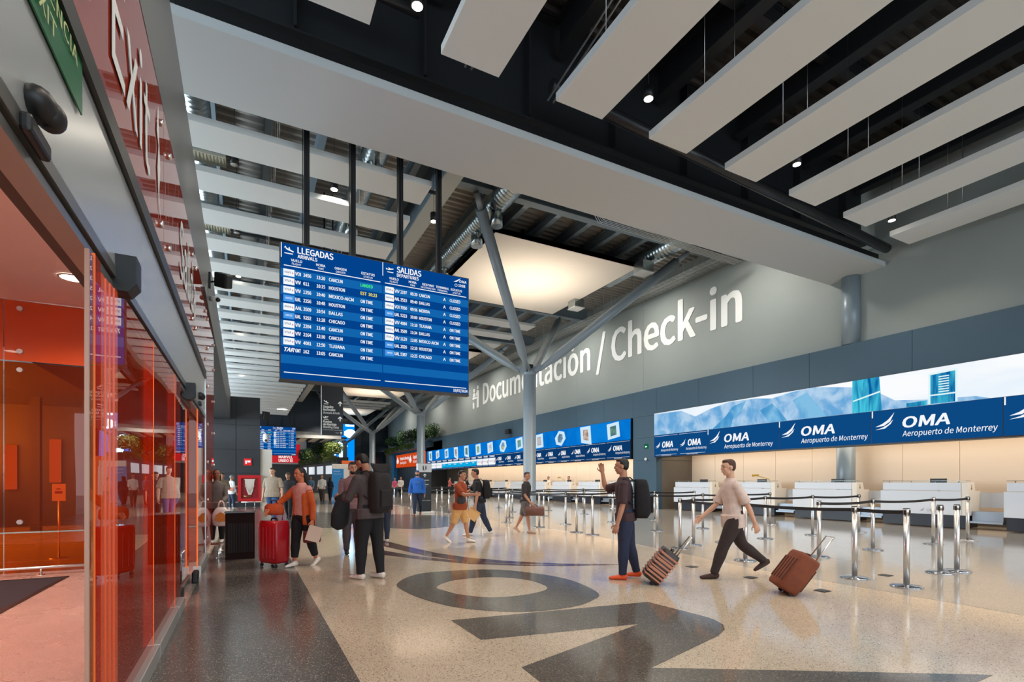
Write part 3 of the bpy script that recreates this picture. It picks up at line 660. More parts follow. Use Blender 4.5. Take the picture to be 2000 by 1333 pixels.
# ================================================================ HANGING DIRECTION SIGN
SIGNB = mat('sign_black', (16, 22, 28), 0.4)
t = thing('hanging_sign', (2.59, 18, 2.89), 'narrow black direction sign hanging below the flight board, with white arrows', 'sign')
b = MB(); b.box(2.25, 2.93, 18, 18.12, 2.89, 6.6); hpn = b.build('panel', SIGNB, t, 0.006)
b = MB(); b.box(2.235, 2.25, 17.99, 18.13, 2.89, 6.6); b.build('edge_trim', ALU, t)
for x in (2.33, 2.60):
    b = MB(); b.cyl((x, 18.06, 6.6), (x, 18.06, 11), 0.03, n=8); b.build('rod', BLACKM, t)
b = MB(); y = 17.996
def arrow(b, x, z, s, y, t=0.004):
    b.prism([(-0.1, -0.5), (0.1, -0.5), (0.1, 0.2), (0.4, -0.1), (0.4, 0.13), (0, 0.5), (-0.4, 0.13), (-0.4, -0.1), (-0.1, 0.2)], XX, ZZ, YY, (x, y, z), t) if s == 1 else \
        b.prism([(px * s, pz * s) for px, pz in [(-0.1, -0.5), (0.1, -0.5), (0.1, 0.2), (0.4, -0.1), (0.4, 0.13), (0, 0.5), (-0.4, 0.13), (-0.4, -0.1), (-0.1, 0.2)]], XX, ZZ, YY, (x, y, z), t)
plane_icon(b, 2.38, 3.98, 0.17, 0, y, True); arrow(b, 2.83, 3.96, 0.16, y)
b.text('Llegadas', (2.29, y, 3.80), XX, ZZ, 0.075, 0.32, bold=0.02); b.text('Nacionales', (2.29, y, 3.70), XX, ZZ, 0.075, 0.38, bold=0.02); b.text('Domestic Arrivals', (2.29, y, 3.60), XX, ZZ, 0.07, 0.53, shear=0.2)
plane_icon(b, 2.38, 3.47, 0.17, 0, y, False); arrow(b, 2.83, 3.45, 0.16, y)
b.text('Puertas', (2.29, y, 3.30), XX, ZZ, 0.075, 0.27, bold=0.02); b.text('de Abordaje', (2.29, y, 3.21), XX, ZZ, 0.075, 0.42, bold=0.02); b.text('Boarding Gates', (2.29, y, 3.12), XX, ZZ, 0.07, 0.50, shear=0.2)
b.box(2.29, 2.90, y, y + 0.004, 3.06, 3.065); arrow(b, 2.86, 2.97, 0.09, y); b.text('Taxi', (2.68, y, 2.955), XX, ZZ, 0.03, 0.1)
b.build('lettering', PAINTW, t, sub=hpn)
# ================================================================ WALL LETTERING (reads towards +Y = right to left in space, so u = -Y)
U = (0, -1, 0); XL = XU - 0.002
b = MB(); zb, hc = 7.77, 1.66
b.text('Documentación / Check-in', (XL, 38.8, zb), U, ZZ, hc, 38.8 - 13.85, bold=0.034, depth=0.02)
tag(b.build('wall_lettering', PAINTW), 'giant white words Documentación / Check-in on the grey wall', 'lettering')
b = MB(); O = (XL - 0.02, 41.1, zb - 0.15)
def pr(pts, O=O, s=1.0): b.prism([(x * s, z * s) for x, z in pts], U, ZZ, XX, O, 0.02)
def circ(x, z, r): pr([(x + r * cos(k * pi / 6), z + r * sin(k * pi / 6)) for k in range(12)])
circ(0.38, 1.55, 0.17); circ(1.18, 1.72, 0.17)
pr([(0.15, 1.0), (0.62, 1.0), (0.6, 1.3), (0.42, 1.36), (0.18, 1.3)]); pr([(0.95, 0.0), (1.35, 0.0), (1.42, 1.45), (1.0, 1.5), (0.72, 1.1), (0.8, 1.02), (0.98, 1.15)])
pr([(0.05, 0.80), (0.95, 0.80), (0.95, 0.96), (0.05, 0.96)]); pr([(0.12, 0.0), (0.45, 0.0), (0.45, 0.5), (0.12, 0.5)]); pr([(0.2, 0.5), (0.26, 0.5), (0.26, 0.62), (0.2, 0.62)]); pr([(0.32, 0.5), (0.38, 0.5), (0.38, 0.62), (0.32, 0.62)])
tag(b.build('wall_pictogram', PAINTW), 'white check-in desk pictogram painted left of the giant wall lettering', 'pictogram')
# ================================================================ LED SCREENS OVER THE COUNTERS
OMAB = glow('led_navy', (12, 72, 130), 1.0); OMAD = glow('led_navy_dark', (10, 56, 106), 1.0)
SKY = glow('led_sky', (170, 212, 244), 1.0)
def led_noise(name, a, c, s, st=1.0, scale=0.9):
    m = bpy.data.materials.new(name); m.use_nodes = True; nt = m.node_tree; nt.nodes.clear(); N = nt.nodes.new; L = nt.links.new
    tc = N('ShaderNodeTexCoord'); mp = N('ShaderNodeMapping'); mp.inputs['Scale'].default_value = s; n = N('ShaderNodeTexNoise'); n.inputs['Scale'].default_value = scale; n.inputs['Detail'].default_value = 8; n.inputs['Distortion'].default_value = 0.6
    r = N('ShaderNodeValToRGB'); r.color_ramp.elements[0].color = lin(a); r.color_ramp.elements[1].color = lin(c); r.color_ramp.elements[0].position = 0.38; r.color_ramp.elements[1].position = 0.62
    e = N('ShaderNodeEmission'); e.inputs[1].default_value = st * EK; o = N('ShaderNodeOutputMaterial')
    L(tc.outputs['Object'], mp.inputs[0]); L(mp.outputs[0], n.inputs['Vector']); L(n.outputs['Fac'], r.inputs['Fac']); L(r.outputs[0], e.inputs[0]); L(e.outputs[0], o.inputs[0]); MATS[name] = m; return m
SKYN = led_noise('led_clouds', (226, 240, 252), (250, 252, 254), (1, 0.3, 1), 1.0)
MTN = led_noise('led_mountain', (104, 168, 218), (176, 208, 236), (1, 1.2, 0.9), 1.0, 1.6)
MTD = led_noise('led_mountain_shade', (70, 150, 205), (130, 190, 228), (1, 1.2, 0.9), 1.0, 1.2)
def swoosh(b, x, y, z, s, t=0.003, off=0.0):
    for P in ([(0, 0.12), (0.30, 0.14), (0.52, 0.30), (0.66, 0.62), (0.44, 0.36), (0.24, 0.22)], [(0.0, 0.0), (0.34, 0.04), (0.54, 0.20), (0.62, 0.36), (0.44, 0.18), (0.26, 0.08)]):
        b.prism([(p * s, q * s) for p, q in P], U, ZZ, XX, (x, y, z), t)
def oma(b, y, z, h, w):
    """logo group starting at y (going -Y), baseline z"""
    swoosh(b, XS - 0.006, y, z - h * 0.05, w * 0.42)
    b.text('OMA', (XS - 0.003, y - w * 0.40, z), U, ZZ, h, w * 0.60, bold=0.05, shear=0.12)
def led(name, label, y0, y1, z0, z1, zdiv, pic):
    t = thing(name, (XW, y1, z0), label, 'video screen', 'video screens above the check-in counters')
    b = MB(); b.box(XS + 0.01, XW + 0.35, y1, y0, z0 - 0.02, z1 + 0.01); b.build('housing', BLACKM, t)
    b = MB(); b.box(XS, XS + 0.01, y1, y0, zdiv, z1); p = b.build('picture', pic, t)
    return t
XS = XW - 0.12
t2 = led('video_screen', 'long video screen with mountains and towers above the nearer counters', 18.30, -3.0, 2.48, 4.53, 3.50, SKYN)
b = MB()
def pp(pts, d): b.prism([(-y, z) for y, z in pts], U, ZZ, XX, (XS - d, 0, 0), 0.002)
pp([(18.3, 3.50), (18.3, 4.50), (16.6, 4.46), (15.8, 4.12), (15.0, 4.35), (14.1, 4.50), (12.9, 4.48), (12.2, 4.38), (11.4, 4.50), (10.6, 4.53), (9.9, 4.42), (9.2, 4.30), (8.6, 4.02), (8.2, 3.75), (7.4, 3.66), (6.3, 3.60), (6.0, 3.50)], 0.003)
b.build('mountain_image', MTN, t2)
b = MB()
pp([(14.9, 3.5), (14.3, 3.9), (13.9, 4.3), (13.3, 4.45), (13.5, 4.1), (13.9, 3.8), (14.0, 3.5)], 0.005); pp([(12.3, 3.5), (12.7, 4.0), (12.2, 4.2), (11.9, 3.9), (11.6, 3.5)], 0.005); pp([(11.0, 3.5), (11.4, 4.2), (10.9, 4.4), (10.5, 3.9), (10.2, 3.5)], 0.005)
b.build('mountain_shade_image', MTD, t2)
TWR = led_noise('led_tower', (0, 90, 160), (70, 200, 225), (1, 2.2, 0.35), 1.0, 2.0)
b = MB(); pp([(9.40, 3.50), (9.40, 4.53), (8.62, 4.53), (8.55, 3.50)], 0.007); b.build('tower_image', TWR, t2)
b = MB(); pp([(7.35, 3.52), (7.35, 4.35), (6.72, 4.40), (6.70, 3.52)], 0.007); pp([(7.9, 3.5), (7.9, 3.62), (7.4, 3.64), (7.4, 3.5)], 0.007)
b.build('tower_image', TWR, t2)
b = MB(); pp([(9.38, 3.86), (8.6, 4.05), (8.6, 4.10), (9.38, 3.90)], 0.009)
for z in [3.75 + 0.07 * i for i in range(8)]: pp([(7.12, z), (6.88, z), (6.88, z + 0.03), (7.12, z + 0.03)], 0.009)
for q in ([(7.36, 3.52), (7.36, 4.36), (7.31, 4.36), (7.31, 3.52)], [(6.74, 3.52), (6.74, 4.40), (6.69, 4.40), (6.69, 3.52)], [(7.36, 4.33), (7.36, 4.38), (6.69, 4.42), (6.69, 4.37)], [(7.36, 3.74), (7.36, 3.78), (6.69, 3.78), (6.69, 3.74)]): pp(q, 0.009)
b.build('tower_highlight_image', glow('led_pale', (225, 246, 250), 1), t2)
cuts = [18.30, 16.78, 15.16, 11.94, 8.85, 5.75, 2.65, -0.45, -3.0]
for i, (a, c) in enumerate(zip(cuts, cuts[1:])):
    b = MB(); b.box(XS, XS + 0.01, c + 0.01, a - 0.01, 2.50, 3.49); p = b.build('logo_panel', OMAB, t2)
    m = MB(); W_ = a - c
    if W_ < 2: 
        oma(m, a - 0.10, 2.90, 0.26, W_ * 0.72); m.text('Aeropuerto de Monterrey', (XS - 0.003, a - 0.45, 2.72), U, ZZ, 0.11, W_ * 0.70, shear=0.1)
        m.box(XS - 0.005, XS, c + 0.05, a - 0.05, 3.43, 3.44); m.box(XS - 0.005, XS, c + 0.1, a - 0.1, 2.56, 2.57); m.text('MOSTRADOR', (XS - 0.003, a - 0.5, 2.515), U, ZZ, 0.03, 0.6, bold=0.04)
    else:
        oma(m, a - 0.12, 2.92, 0.30, 1.86); m.text('Aeropuerto de Monterrey', (XS - 0.003, a - 0.85, 2.66), U, ZZ, 0.16, 2.15, shear=0.15, bold=0.006)
        m.box(XS - 0.005, XS, a - 0.05, a - 0.02, 3.28, 3.49)
    m.build('logo_lettering', TXTW, t2, sub=p)
t1 = led('video_screen', 'long video screen of floating photo cards above the farther counters', 52.4, 19.98, 2.48, 4.49, 3.44, led_noise('led_azure', (0, 106, 200), (10, 128, 218), (1, 0.5, 0.5)))
CARD = glow('led_card', (206, 232, 248), 1.0)
pics = [((112, 150, 130), (70, 110, 120)), ((150, 120, 110), (210, 190, 180)), ((120, 170, 205), (90, 120, 140)), ((150, 150, 160), (200, 190, 190)), ((90, 170, 210), (120, 140, 60)), ((210, 190, 110), (90, 150, 190)), ((170, 180, 180), (210, 215, 215)), ((120, 160, 90), (150, 190, 210))]
for i, y in enumerate([21.33, 23.78, 26.44, 28.97, 31.73, 34.31, 36.57, 38.92, 41.46, 43.97, 46.46, 49.04, 51.29]):
    m = MB(); a = [0.1, -0.16, 0.42, 0.0, 0.12, -0.4, 0.1, 0.02, -0.15, -0.25, 0.05, 0.2, -0.1][i]; w, h = 0.55, 0.42
    zc = 3.97
    hexa = abs(a) > 0.3
    if hexa: P = [(-0.15, 0.47), (0.45, 0.36), (0.6, -0.05), (0.15, -0.47), (-0.45, -0.36), (-0.6, 0.05)]
    else: P = [(-w, h - a * 0.3), (w * 0.8, h + 0.05), (w, -h + a), (-w * 0.8, -h - 0.04 + abs(a) * 0.2)]
    m.prism(P, U, ZZ, XX, (XS - 0.004, y, zc), 0.003); ci = m.build('card_image', CARD, t1)
    m = MB(); m.prism([(p * 0.5, q * 0.62) for p, q in P], U, ZZ, XX, (XS - 0.006, y, zc), 0.002)
    A, Bc = pics[i % 8]; m.build('card_photo_image', led_noise('led_photo_%d' % i, A, Bc, (1, 1, 2), 1.0, 2.5), t1, sub=ci)
cuts = [52.4, 51.12, 49.4, 47.7, 46.2, 44.8, 43.3, 41.9, 40.5, 39.2, 38.0, 36.9, 35.6, 34.1, 32.6, 31.1, 29.7, 28.32, 26.82, 25.38, 23.83, 21.93, 19.98]
for i, (a, c) in enumerate(zip(cuts, cuts[1:])):
    W_ = a - c; air = i < 12
    b = MB(); b.box(XS, XS + 0.01, c + 0.01, a - 0.01, 2.50, 3.43); p = b.build('logo_panel', OMAD, t1)
    m = MB()
    m.box(XS - 0.005, XS, c + 0.05, a - 0.05, 3.37, 3.38); m.box(XS - 0.005, XS, c + 0.08, a - 0.08, 2.57, 2.58)
    if not air:
        oma(m, a - 0.14, 2.93, 0.25, W_ * 0.60); m.text('Aeropuerto de Monterrey', (XS - 0.003, a - W_ * 0.40, 2.75), U, ZZ, 0.12, W_ * 0.58, shear=0.1)
        m.text('MOSTRADOR', (XS - 0.003, a - W_ * 0.35, 2.515), U, ZZ, 0.035, 0.6, bold=0.04)
        m.build('logo_lettering', TXTW, t1, sub=p)
    else:
        m.text('%02d  Documentación' % (24 - i), (XS - 0.003, a - 0.2, 3.24), U, ZZ, 0.13, W_ * 0.7, bold=0.03)
        m.build('logo_lettering', TXTW, t1, sub=p)
        n = MB(); n.box(XS - 0.004, XS, c + 0.03, a - 0.03, 2.64, 3.16)
        if 2 < i < 9:
            n.build('airline_panel', glow('led_white_panel', (240, 246, 250), 1), t1, sub=p)
            n = MB(); n.box(XS - 0.006, XS - 0.004, c + 0.03, a - 0.03, 2.64, 3.0); n.build('airline_panel', glow('led_cyan', (0, 170, 225), 1), t1, sub=p)
            n = MB(); n.text('VIVA', (XS - 0.008, a - 0.3, 2.86), U, ZZ, 0.08, W_ * 0.4, bold=0.05); n.build('airline_lettering', TXTW, t1, sub=p)
        else:
            n.build('airline_panel', glow('led_white_panel', (240, 246, 250), 1), t1, sub=p)
            n = MB(); n.text('American', (XS - 0.006, a - 0.15, 2.86), U, ZZ, 0.14, W_ * 0.62); n.build('airline_lettering', glow('led_grey_text', (110, 130, 150), 1), t1, sub=p)
            n = MB(); n.prism([(0, 0), (0.12, 0.02), (0.2, 0.28), (0.1, 0.22)], U, ZZ, XX, (XS - 0.006, a - W_ * 0.78, 2.75), 0.003); n.build('airline_mark', glow('screen_red', (215, 50, 60), 1), t1)
# end return of the far screen, exit sign and dome camera on the pilaster
t = thing('exit_sign', (XW, 18.95, 3.02), 'small green running-man exit sign on the slate pilaster between the two long screens', 'sign')
b = MB(); b.box(XW - 0.03, XW, 18.82, 19.08, 2.92, 3.14); b.build('panel', glow('exit_green', (0, 120, 70), 0.7), t)
b = MB(); b.prism([(0.05, 0.09), (0.12, 0.15), (0.12, 0.115), (0.2, 0.115), (0.2, 0.07), (0.12, 0.07), (0.12, 0.035)], U, ZZ, XX, (XW - 0.032, 19.08, 2.92), 0.002); b.build('arrow', TXTW, t)
t = thing('dome_camera', (XW, 18.95, 2.4), 'small white dome camera below the green exit sign on the slate pilaster', 'camera')
b = MB(); b.ell((XW - 0.05, 18.95, 2.4), (0.07, 0.075, 0.075)); b.build('dome', WHITE, t)
t = thing('wall_speaker', (XW, 33.3, 5.0), 'small black loudspeaker on the slate band above the farther screen', 'speaker')
b = MB(); b.box(XW - 0.35, XW - 0.1, 33.0, 33.6, 4.8, 5.15); b.build('cabinet', BLACK, t, 0.03); b = MB(); b.box(XW - 0.12, XW, 33.2, 33.4, 4.9, 5.05); b.build('bracket', BLACK, t)
# portal signs
t = thing('portal_sign', (XW, 60, 3.0), 'orange sign with white lettering over the dark opening at the far right', 'sign')
b = MB(); b.box(XW - 0.02, XW + 0.2, 53.2, 65.4, 3.05, 4.62); b.build('panel', glow('sign_orange', (200, 70, 25), 1.0), t)
b = MB(); 
for y0, a_, c_ in ((64.8, 'Puertas de Abordaje', 'Boarding Gates'), (59.2, 'Llegadas Nacionales', 'Domestic Arrivals')):
    b.prism([(0.1, 0), (0.35, 0), (0.35, 0.35), (0.7, 0.05), (0.7, 0.35), (0.22, 0.9), (-0.25, 0.35), (-0.25, 0.05), (0.1, 0.35)], U, ZZ, XX, (XW - 0.04, y0, 3.5), 0.01)
    b.build('arrow', TXTW, t); b = MB(); b.text(a_, (XW - 0.04, y0 - 1.4, 3.95), U, ZZ, 0.36, 3.9, bold=0.03); b.text(c_, (XW - 0.04, y0 - 1.4, 3.45), U, ZZ, 0.32, 2.8)
    b.build('lettering', TXTW, t); b = MB()
# far LED tower, poster
t = thing('video_tower', (11.4, 70, 2.3), 'tall cyan and white video column at the far end of the hall', 'video screen')
b = MB(); b.box(10.05, 12.8, 69.6, 70.9, 2.3, 8.9); b.build('housing', mat('tower_blue', (30, 70, 110), 0.4), t)
b = MB(); b.box(10.1, 12.75, 69.55, 69.6, 2.4, 8.8); b.build('screen', glow('tower_screen_blue', (0, 80, 150), 2.5), t)
b = MB(); random.seed(3)
L_, R_ = [], []
for k in range(24):
    z = 2.6 + k * 0.17; wv = 0.28 + 0.35 * (k / 24) + random.uniform(-0.08, 0.08); L_.append((11.3 - wv, z)); R_.append((11.3 + wv * 0.9, z))
b.prism(L_ + R_[::-1], XX, ZZ, YY, (0, 69.53, 0), 0.02)
b.prism([(12.2 + 0.75 * cos(k * pi / 8) * (1 + 0.1 * sin(3 * k)), 7.6 + 0.55 * sin(k * pi / 8)) for k in range(16)], XX, ZZ, YY, (0, 69.53, 0), 0.02)
b.box(11.6, 12.7, 69.53, 69.55, 8.55, 8.75)
for k in range(20): b.box(10.2 + random.random() * 0.2, 10.35 + random.random() * 0.2, 69.53, 69.55, 2.6 + k * 0.3, 2.7 + k * 0.3)
b.build('bright_pattern', glow('tower_white', (180, 235, 255), 6), t)
t = thing('wall_poster', (4.5, 71.98, 3.7), 'red poster with two lines of white capitals on the far white wall', 'poster')
b = MB(); b.box(2.2, 6.25, 71.9, 72.0, 3.72, 6.1); b.build('panel', mat('poster_red', (186, 16, 30), 0.5, emit=0.5), t)
b = MB(); b.text('MARVEL', (3.75, 71.89, 4.27), XX, ZZ, 0.38, 1.65, bold=0.03); b.text('UNIDO', (3.75, 71.89, 3.80), XX, ZZ, 0.36, 1.15, bold=0.03); b.text('2024', (5.05, 71.89, 4.0), XX, ZZ, 0.18, 0.35, bold=0.03); b.text('JULIO', (5.05, 71.89, 3.80), XX, ZZ, 0.18, 0.35, bold=0.03)
b.build('lettering', mat('poster_white', (240, 240, 240), 0.5, emit=0.5), t)
# ================================================================ VESTIBULE (entrance doors, orange glass)
GX = -0.62
SILV = mat('silver_header', (206, 210, 210), 0.26, 0.55)
b = MB(); b.box(-0.70, GX, -3, 10.28, 2.50, 2.77); b.box(-0.70, GX - 0.006, -3, 10.28, 2.775, 3.11); struct('door_header', b, SILV)
b = MB(); b.box(-0.72, GX + 0.004, -3, 10.28, 2.44, 2.498); b.box(-0.72, GX - 0.01, -3, 10.28, 2.38, 2.42); struct('door_header_lip', b, ALU)
b = MB(); b.box(-0.78, GX - 0.02, -3, 10.25, 2.40, 2.45); b.box(-0.74, GX - 0.004, -3, 10.28, 3.11, 3.13); struct('door_header_slot', b, BLACK)
b = MB(); b.box(-0.72, GX + 0.012, -3, 10.3, 3.13, 3.26); b.box(-0.72, GX + 0.02, -3, 10.3, 3.12, 3.15); struct('window_transom_rail', b, ALUD)
b = MB(); b.box(-0.72, GX + 0.01, 10.26, 10.36, 0, 3.3); struct('window_end_post', b, SILV)
# fixed glass over and beside the doors
ys = [-3, -0.2, 2.6, 5.4, 8.2, 10.75, 13.3]
for a, c in zip(ys, ys[1:]):
    b = MB(); b.box(-0.655, -0.640, a + 0.006, c - 0.006, 3.28 if c < 11 else 0.02, 4.60); o = struct('window_upper_pane', b, ORGBACK if c < 11 else ORGBACK)
    if c > 11:
        pass
    m = MB()
    for yy in (a + 0.25, c - 0.25):
        for z in ((3.5, 4.35) if c < 11 else (0.3, 1.0, 1.7, 2.4, 3.1, 3.8, 4.35)):
            m.cyl((-0.645, yy, z), (-0.61, yy, z), 0.028, n=12)
    m.build('standoff', STEEL, o)
struct('wall_left_backing', MB().box(-0.80, -0.76, -3, 10.2, 3.12, 4.6), mat('white_backing', (190, 186, 180), 0.8))
for a, c, nm in ((2.98, 3.09, 0), (3.42, 4.66, 0), (4.68, 5.97, 0), (5.99, 6.46, 0), (8.7, 10.25, 0)):
    b = MB(); b.box(-0.630, -0.618, a, c, 0.10, 2.40); o = struct('window_side_pane', b, ORGS)
    b = MB(); b.box(-0.68, -0.575, a, c, 0.0, 0.11); b.build('base_rail', mat('base_rail_alu', (190, 190, 186), 0.35, 0.6), o, 0.006)
    b = MB(); b.box(-0.634, -0.616, a - 0.006, a + 0.002, 0.1, 2.4); b.build('pane_edge', mat('orange_edge', (255, 120, 50), 0.3, emit=0.15), o)  # faint emission imitates light gathered in the pane edge
EDGE = glass('orange_edge_glass', (255, 120, 40), mixback=0.45, back=(235, 90, 20))
def sliding_door(y0, y1, label, side=1):
    t = thing('sliding_door', (-0.70, (y0 + y1) / 2, 0), label, 'door')
    b = MB(); b.box(-0.705, -0.693, y0 + 0.05, y1 - 0.02, 0.05, 2.36); b.build('pane', ORG, t)
    ye = y0 if side == 1 else y1
    b = MB(); b.box(-0.72, -0.68, ye, ye + 0.05, 0.02, 2.38); b.build('edge_profile', EDGE, t)
    b = MB(); b.box(-0.73, -0.67, y0, y1, 2.34, 2.44); b.build('carrier', ALUD, t, 0.005)
    b = MB(); b.box(-0.73, -0.67, y0, y1, 0.012, 0.06); b.build('bottom_rail', ALU, t, 0.005)
sliding_door(3.46, 4.60, 'orange glass sliding door leaf parked open at the near entrance')
sliding_door(6.98, 8.3, 'orange glass sliding door leaf at the far entrance, beside the black floor stop')
t = thing('glass_fin', (-0.70, 2.9, 0), 'clear vertical glass edge beside the open near doorway', 'glass panel')
b = MB(); b.box(-0.628, -0.620, 2.885, 2.97, 0.0, 2.38); b.build('pane', CLEAR, t)
b = MB(); b.box(-0.632, -0.616, 2.87, 2.885, 0.0, 2.38); b.build('edge', mat('glass_edge', (190, 150, 130), 0.3), t)
t = thing('door_post', (-0.66, 3.2, 0), 'thick glowing orange upright between the open doorway and the fixed panes', 'door post')
b = MB()
for k, (ya, yb) in enumerate(((3.11, 3.19), (3.19, 3.26), (3.26, 3.33), (3.33, 3.40))): b.box(-0.645 + 0.004 * k, -0.62 + 0.004 * k, ya, yb, 0.0, 2.36)
b.build('layered_glass', mat('orange_acrylic', (214, 84, 34), 0.25, coat=0.6, emit=0.10), t)  # slight emission stands in for light carried through the glass
for i, (y, z0, z1) in enumerate(((3.40, 2.37, 2.56), (7.02, 2.30, 2.50))):
    b = MB(); b.prism([(-0.05, 0.03), (0.0, 0.0), (0.05, 0.0), (0.09, 0.05), (0.09, 0.2), (-0.05, 0.2)], XX, ZZ, YY, (-0.615, y, z0), 0.14)
    tag(b.build('door_end_cap', BLACK, None, 0.004), 'black plastic end cap under the silver header at the %s doorway' % ('near' if i == 0 else 'far'), 'cap')
for i, (y, x) in enumerate(((6.62, -0.66), (7.85, -0.60))):
    b = MB(); b.box(x - 0.03, x + 0.04, y, y + 0.26, 0.0, 0.15); tag(b.build('door_stop', BLACK, None, 0.02), 'black rubber floor stop, the %s one at the far doorway' % ('nearer' if i == 0 else 'farther'), 'door stop')
# emergency exit sign on the header
t = thing('emergency_sign', (GX, 2.2, 3.0), 'green emergency exit sign with pale lettering on the silver header', 'sign')
b = MB(); b.box(GX, GX + 0.006, 1.2, 2.76, 2.90, 3.115); b.build('panel', mat('sign_green', (14, 104, 62), 0.3), t)
b = MB(); SG = (GX + 0.008)
b.text('SALIDA DE EMERGENCIA', (SG, 2.66, 3.035), YY, ZZ, 0.062, 1.35, align='r', bold=0.01); b.build('lettering', mat('sign_cream', (204, 214, 150), 0.5), t); b = MB(); b.text('EMERGENCY EXIT', (SG, 2.40, 2.935), YY, ZZ, 0.062, 1.0, align='r', bold=0.01)
b.build('lettering', mat('sign_cream', (204, 214, 150), 0.5), t)
# presence sensors
for i, (y, z) in enumerate(((2.20, 2.52), (8.9, 2.56))):
    t = thing('door_sensor', (GX, y, z), 'black presence sensor on the silver header over the %s doorway' % ('near' if i == 0 else 'far'), 'sensor')
    b = MB(); b.box(GX, GX + 0.035, y - 0.12, y + 0.07, z - 0.09, z - 0.03, ); b.build('slim_sensor', BLACK, t, 0.012)
    b = MB(); b.ell((GX + 0.02, y + 0.0, z + 0.06), (0.05, 0.075, 0.055)); b.ell((GX + 0.04, y + 0.03, z + 0.05), (0.045, 0.05, 0.05)); b.build('radar_dome', BLACK, t)
# big white lettering on the upper glass
b = MB(); b.text('Exit', (-0.636, 3.40, 3.62), YY, ZZ, 0.62, 1.22, depth=0.003, bold=0.008)
b.prism([(0, 0.62), (0.08, 0.86), (0.12, 0.60), (0.18, 0.40), (0.12, 0.15), (0.22, 0.0), (0.10, 0.12), (0.04, 0.34), (0.10, 0.55)], YY, ZZ, XX, (-0.634, 4.95, 3.55), 0.002)
tag(b.build('glass_lettering', PAINTW), 'white word Exit in giant letters on the upper orange glass', 'lettering')
b = MB(); b.text('Salida', (-0.636, 6.6, 3.62), YY, ZZ, 0.62, 1.9, depth=0.003, bold=0.008)
tag(b.build('glass_lettering', PAINTW), 'farther white lettering on the upper orange glass beyond the word Exit', 'lettering')
# lobby: ceiling, end wall of glass, bumper rail, mat, downlights
struct('ceiling_lobby', MB().box(-9, -0.75, -6, 9.95, 3.99, 4.1), mat('lobby_ceiling', (250, 228, 222), 0.7))  # tint of light bouncing off the orange glass put into the ceiling colour
struct('wall_lobby_side', MB().box(-6.2, -6, -6, 9.95, 0, 4), mat('lobby_wall', (214, 160, 140), 0.7))
xs = [-6.0, -4.6, -3.10, -1.9, -0.70]
for i, (a, c) in enumerate(zip(xs, xs[1:])):
    for z0, z1, m in ((0.0, 0.59, ORGD), (0.60, 3.09, ORGD), (3.10, 3.985, mat('orange_upper_panel', (216, 78, 18), 0.25, coat=0.5))):
        b = MB(); b.box(a + 0.006, c - 0.006, 9.93, 9.945, z0 + 0.005, z1 - 0.005); o = struct('window_lobby_pane', b, m)
        if z1 - z0 > 0.8 and i in (2, 3):
            m2 = MB()
            for z in (z0 + 0.15, z1 - 0.12) if z1 < 3.2 else (z0 + 0.14, z1 - 0.12): m2.cyl((a + 0.18, 9.90, z), (a + 0.18, 9.93, z), 0.035, n=14)
            m2.build('standoff', STEEL, o)
for i, (x, y) in enumerate(((-1.99, 8.5), (-1.92, 6.0), (-1.9, 3.4), (-4.2, 8.5), (-4.2, 6))):
    t = thing('recessed_downlight', (x, y, 3.985), ('round recessed downlight in the pink lobby ceiling, nearest the orange glass end wall', 'round recessed downlight at the left edge of the photo', 'recessed lobby downlight near the doorway', 'recessed lobby downlight deeper inside by the end wall', 'recessed lobby downlight deeper inside')[i], 'light', 'lobby downlights')
    b = MB(); b.lathe([(0.01, 0.0), (0.13, 0.0), (0.13, 0.004), (0.01, 0.004)], (0, 0, -0.004), 24); b.build('lens', glow('downlight_lens', (255, 240, 220), 12), t, local=True)
    b = MB(); b.lathe([(0.13, 0.0), (0.13, -0.012), (0.155, -0.004), (0.155, 0.0)], (0, 0, 0), 24, cap=False); b.build('ring', WHITE, t, local=True)
    lamp('SPOT', 'downlight_beam', (x, y, 3.95), 140, (1, 0.86, 0.76), (0, 0, 0), spot_size=radians(150), spot_blend=0.6, shadow_soft_size=0.13)
def bumper(name, pts, label, posts, z=0.11, r=0.022, group=None):
    t = thing(name, (pts[0][0], pts[0][1], 0), label, 'rail', group)
    b = MB(); b.tube([(x, y, z) for x, y in pts], r, 12); b.build('tube', STEEL, t)
    for x, y in posts:
        b = MB(); b.cyl((x, y, 0), (x, y, z), 0.014, n=10); b.lathe([(0.05, 0), (0.05, 0.008), (0.02, 0.012)], (x, y, 0), 16); b.build('post', STEEL, t)
bumper('bumper_rail', [(-5.8, 9.6), (-0.85, 9.6)], 'low steel bumper rail along the orange glass end wall of the lobby', [(-4, 9.6), (-2.6, 9.6), (-1.2, 9.6)])
bumper('bumper_rail', [(-0.60, 11.6), (-0.42, 11.5), (-0.40, 10.2)], 'low steel bumper rail turning the corner beside the dark kiosk', [(-0.41, 10.3), (-0.43, 11.4)])
bumper('bumper_rail', [(-2.0, 29.0), (-0.33, 29.0)], 'low steel bumper rail in front of the charcoal block, left piece', [(-1.4, 29), (-0.6, 29)], z=0.28, r=0.03, group='bumper rails at the charcoal block')
bumper('bumper_rail', [(-0.2, 29.0), (0.72, 29.0)], 'low steel bumper rail in front of the charcoal block, under the fire cabinet', [(0.0, 29), (0.4, 29)], z=0.28, r=0.03, group='bumper rails at the charcoal block')
t = thing('door_mat', (-4.0, 8.0, 0), 'dark ribbed entrance mat on the pink lobby floor', 'mat')
b = MB(); b.box(-6, -2.25, 5.4, 9.2, 0.003, 0.012); b.build('pile', mat('mat_dark', (44, 40, 48), 0.95, noise=0.3, nscale=60), t)
